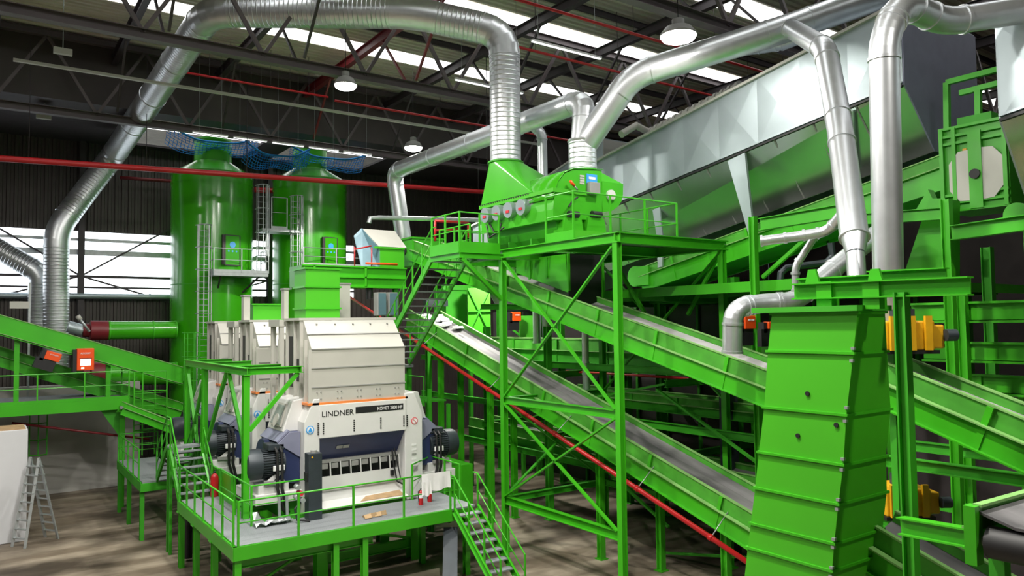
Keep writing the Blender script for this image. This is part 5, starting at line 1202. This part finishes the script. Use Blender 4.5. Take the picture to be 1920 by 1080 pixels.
# yellow vibrating unit
def yellow(label, a, b, D):
    t = thing('vibrating_drive', label, 'drive'); p, q = at(*a, D=D), at(*b, D=D); w = V((q.x-p.x, q.y-p.y, 0)); n = V((-w.y, w.x, 0)).normalized(); n = n if n.y > 0 else -n
    z0, z1 = q.z, p.z; L_ = w.length; u = w.normalized()
    def blk(s0, s1, za, zb, d0, d1): return [p*1+u*L_*s0+n*d0+V((0, 0, za-p.z)), p+u*L_*s1+n*d0+V((0, 0, za-p.z)), p+u*L_*s1+n*d1+V((0, 0, za-p.z)), p+u*L_*s0+n*d1+V((0, 0, za-p.z)), p+u*L_*s0+n*d0+V((0, 0, zb-p.z)), p+u*L_*s1+n*d0+V((0, 0, zb-p.z)), p+u*L_*s1+n*d1+V((0, 0, zb-p.z)), p+u*L_*s0+n*d1+V((0, 0, zb-p.z))]
    MB().hexa(blk(0, .75, z0, z1, 0, .8)).build('body', YEL, t, bevel=.03)
    for s in (.05, .33, .58): MB().hexa(blk(s, s+.10, z0, z1+.08, -.06, 0)).build('rib', YEL, t)
    MB().hexa(blk(.70, .92, z0+(z1-z0)*.05, z0+(z1-z0)*.85, .05, .7)).build('gear_housing', YEL, t, bevel=.03)
    c = p+u*L_*.9+V((0, 0, (z0+z1)/2-p.z)); MB().cyl(c, c+u*L_*.16, (z1-z0)*.20, 16).build('motor', MOTOR, t)
    MB().hexa(blk(-.02, .8, z0-.06, z0, -.02, .82)).build('base_plate', INK, t)
    MB().hexa(blk(.2, .3, 0, z0-.05, .2, .4)).build('pedestal', GM, t)
    MB().hexa(blk(.3, .5, z1, z1+.2, .1, .5)).build('top_unit', MOTOR, t); return t
yellow('yellow drive unit behind the nearest green post, beside the near chute', (1660, 602), (1786, 656), 12.6)
yellow('yellow drive unit low in the dark, behind the nearest green post', (1662, 918), (1776, 968), 13.5)
# right conveyors
conveyor('green conveyor sloping down to the right behind the nearest post', (12.6, 7.0, 6.95), (12.6, 1.5, 4.92), (.95, 0, 0), .40, .32, BELTP, G, 1.6)
conveyor('lowest green conveyor at the right, under the nearest one', (11.1, 6.4, 4.55), (11.1, 1.0, 2.6), (.9, 0, 0), .36, .30, BELT, G, 1.6)
na, nb = at(1832, 948, Y=3.8), at(1925, 922, Y=3.8)
nc = conveyor('near conveyor end in the right bottom corner, running off to the right', na, na+(nb-na).normalized()*5, (0, -1.4, 0), .22, .26, BELT, G, 1.5, drop=.16, ends=False)
t = nc; c = at(1856, 1016, Y=3.72)
MB().cyl((c.x, 3.72, c.z), (c.x, 2.42, c.z), .17, 28).build('end_drum', BLACK, t); MB().cyl((c.x, 3.86, c.z), (c.x, 3.72, c.z), .06, 12).build('shaft_end', ZINC, t)
MB().box(na.x-.10, 3.78, na.z-.62, na.x+.06, 3.9, na.z+.0).build('end_plate', G, t); MB().bar((na.x+.6, 3.85, 0), (na.x+.6, 3.85, na.z-.5), .16, .16).build('support_leg', GM, t)
t = thing('steel_beam', 'green beam from the nearest post to the near conveyor end', 'beam'); a, b = at(1690, 985, D=9.6), at(1840, 1012, D=8.6); MB().ibeam(a, b, .22, .16).build('beam', G, t)
for i, (z, y0, y1) in enumerate(((7.95, 9, -3), (7.05, 9, -3), (6.3, 9, -3))):
    t = thing('conveyor_trough', ('highest', 'middle', 'lowest')[i]+' long green trough behind the posts at the right edge', 'conveyor'); x = 17.9+.5*i
    MB().box(x, y1, z-.42, x+.06, y0, z).build('side_wall', G, t); MB().bar((x-.05, y0, z), (x-.05, y1, z), .12, .05).build('top_lip', G, t); MB().bar((x-.05, y0, z-.42), (x-.05, y1, z-.42), .12, .05).build('bottom_lip', G, t)
    MB().box(x, y1, z-.42, x+1.2, y0, z-.38).build('floor_plate', GM, t)
    for y in frange(8, -2, 8): MB().box(x-.06, y-.05, z-.42, x, y+.05, z).build('rib', G, t)
for i, (x, y) in enumerate(((19, 6.2), (19, 2), (15, 5), (22, 9), (22, 4), (14, 8.6), (18.2, 9.6))):
    column('dark green column in the gloom behind the near conveyors', (x, y), 0, 6.4 if x < 18 else 9.5, .24, GM, 'steel_column', 'columns in the right gloom')
for z in (2.2, 3.6, 4.8):
    for x in (14.8, 17.0): tag(MB().ibeam((x, -2, z), (x, 8.6, z), .22, .16).build('steel_beam', GM), 'dark green level beam in the gloom behind the near conveyors', 'beam', 'beams in the right gloom')
t = thing('backing_wall', 'dark steel machine wall behind the right conveyors', 'panel'); MB().box(20.5, -3, 0, 20.7, 12, 5.8).build('wall', DARKST, t)
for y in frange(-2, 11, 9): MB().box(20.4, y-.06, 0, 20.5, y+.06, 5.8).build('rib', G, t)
for k, (px_, D, w) in enumerate(((1400, 20.5, 'left of the post'), (1450, 19.5, 'right of the post'))):
    p, q = at(px_-(2 if k == 0 else 8), 617, D=D), at(px_+18, 594, D=D); sorter((p.x, p.y, p.z), 'orange machine box '+w+' behind the near chute', 0, .46, (q.z-p.z)*(1.1 if k == 0 else .6), False, .18)
# right ducts
duct('ventilation_duct', 'leaning silver duct dropping from the right branch to the beam over the near chute', [at(1484, 54, D=23.2), at(1548, 92, D=19.5), at(1575, 240, D=17.4), at(1602, 445, D=15.6)], .285, gores=5, bend=1.6)
t = thing('duct_reducer', 'silver reducer and thin pipe at the foot of the leaning duct', 'duct'); a, b, c = at(1602, 443, D=15.6), at(1604, 475, D=15.4), at(1607, 530, D=15.2)
MB().cyl(a, b, .27, 24, .19).build('cone', STEEL, t); MB().cyl(b, c, .18, 20).build('pipe', STEEL, t); MB().ring(a, b-a, .27, .05, .02).build('clamp_ring', STEEL, t)
duct('ventilation_duct', 'thick vertical silver duct right of the leaning one, bending right under the roof', [at(1668, 655, D=14), at(1657, 70, D=14), at(1690, 5, D=14.3), at(1770, 42, D=14.8), at(1990, 8, D=15)], .265, gores=5, bend=1.5)
duct('ventilation_duct', 'curved silver duct sweeping up behind the post and the near chute', [at(1373, 660, D=18.2), at(1374, 578, D=18.2), at(1432, 568, D=18.4), at(1492, 566, D=18.4), at(1540, 522, D=18.6), at(1662, 425, D=19)], .235, gores=6, bend=2.2)
duct('ventilation_duct', 'pale pipe with a rounded end pointing left from the leaning duct', [at(1428, 452, D=17.5), at(1490, 444, D=17.3), at(1552, 434, D=17), at(1592, 385, D=16.4)], .115, gores=4, bend=1.8, m=STEEL)
duct('ventilation_duct', 'small pale pipe dropping from the one with the rounded end', [at(1526, 446, D=17.4), at(1491, 500, D=17.6), at(1492, 545, D=17.6)], .085, gores=4, bend=1.8)
duct('ventilation_duct', 'silver duct high behind the right branch, over the hood top', [at(1345, 100, D=27), at(1440, 88, D=26), at(1482, 80, D=25.5), at(1510, 62, D=25)], .20, bend=1.5)
t = thing('dark_pipe', 'dark pipe bent like a gate behind the small pale pipe', 'pipe'); MB().tube([at(1462, 545, D=22), at(1464, 512, D=22), at(1475, 502, D=22), at(1550, 492, D=22), at(1561, 480, D=22), at(1558, 455, D=22)], .10, 10).build('pipe', MOTOR, t)
# ================================================================== LIGHT
w = bpy.data.worlds.new('World'); SC.world = w; w.use_nodes = True
bg = w.node_tree.nodes['Background']; bg.inputs['Color'].default_value = (.82, .90, 1, 1); bg.inputs['Strength'].default_value = .20
SC.view_settings.view_transform = 'Standard'; SC.view_settings.look = 'None'; SC.view_settings.gamma = 1; SC.view_settings.use_curve_mapping = False
SC.view_settings.exposure = 0.06
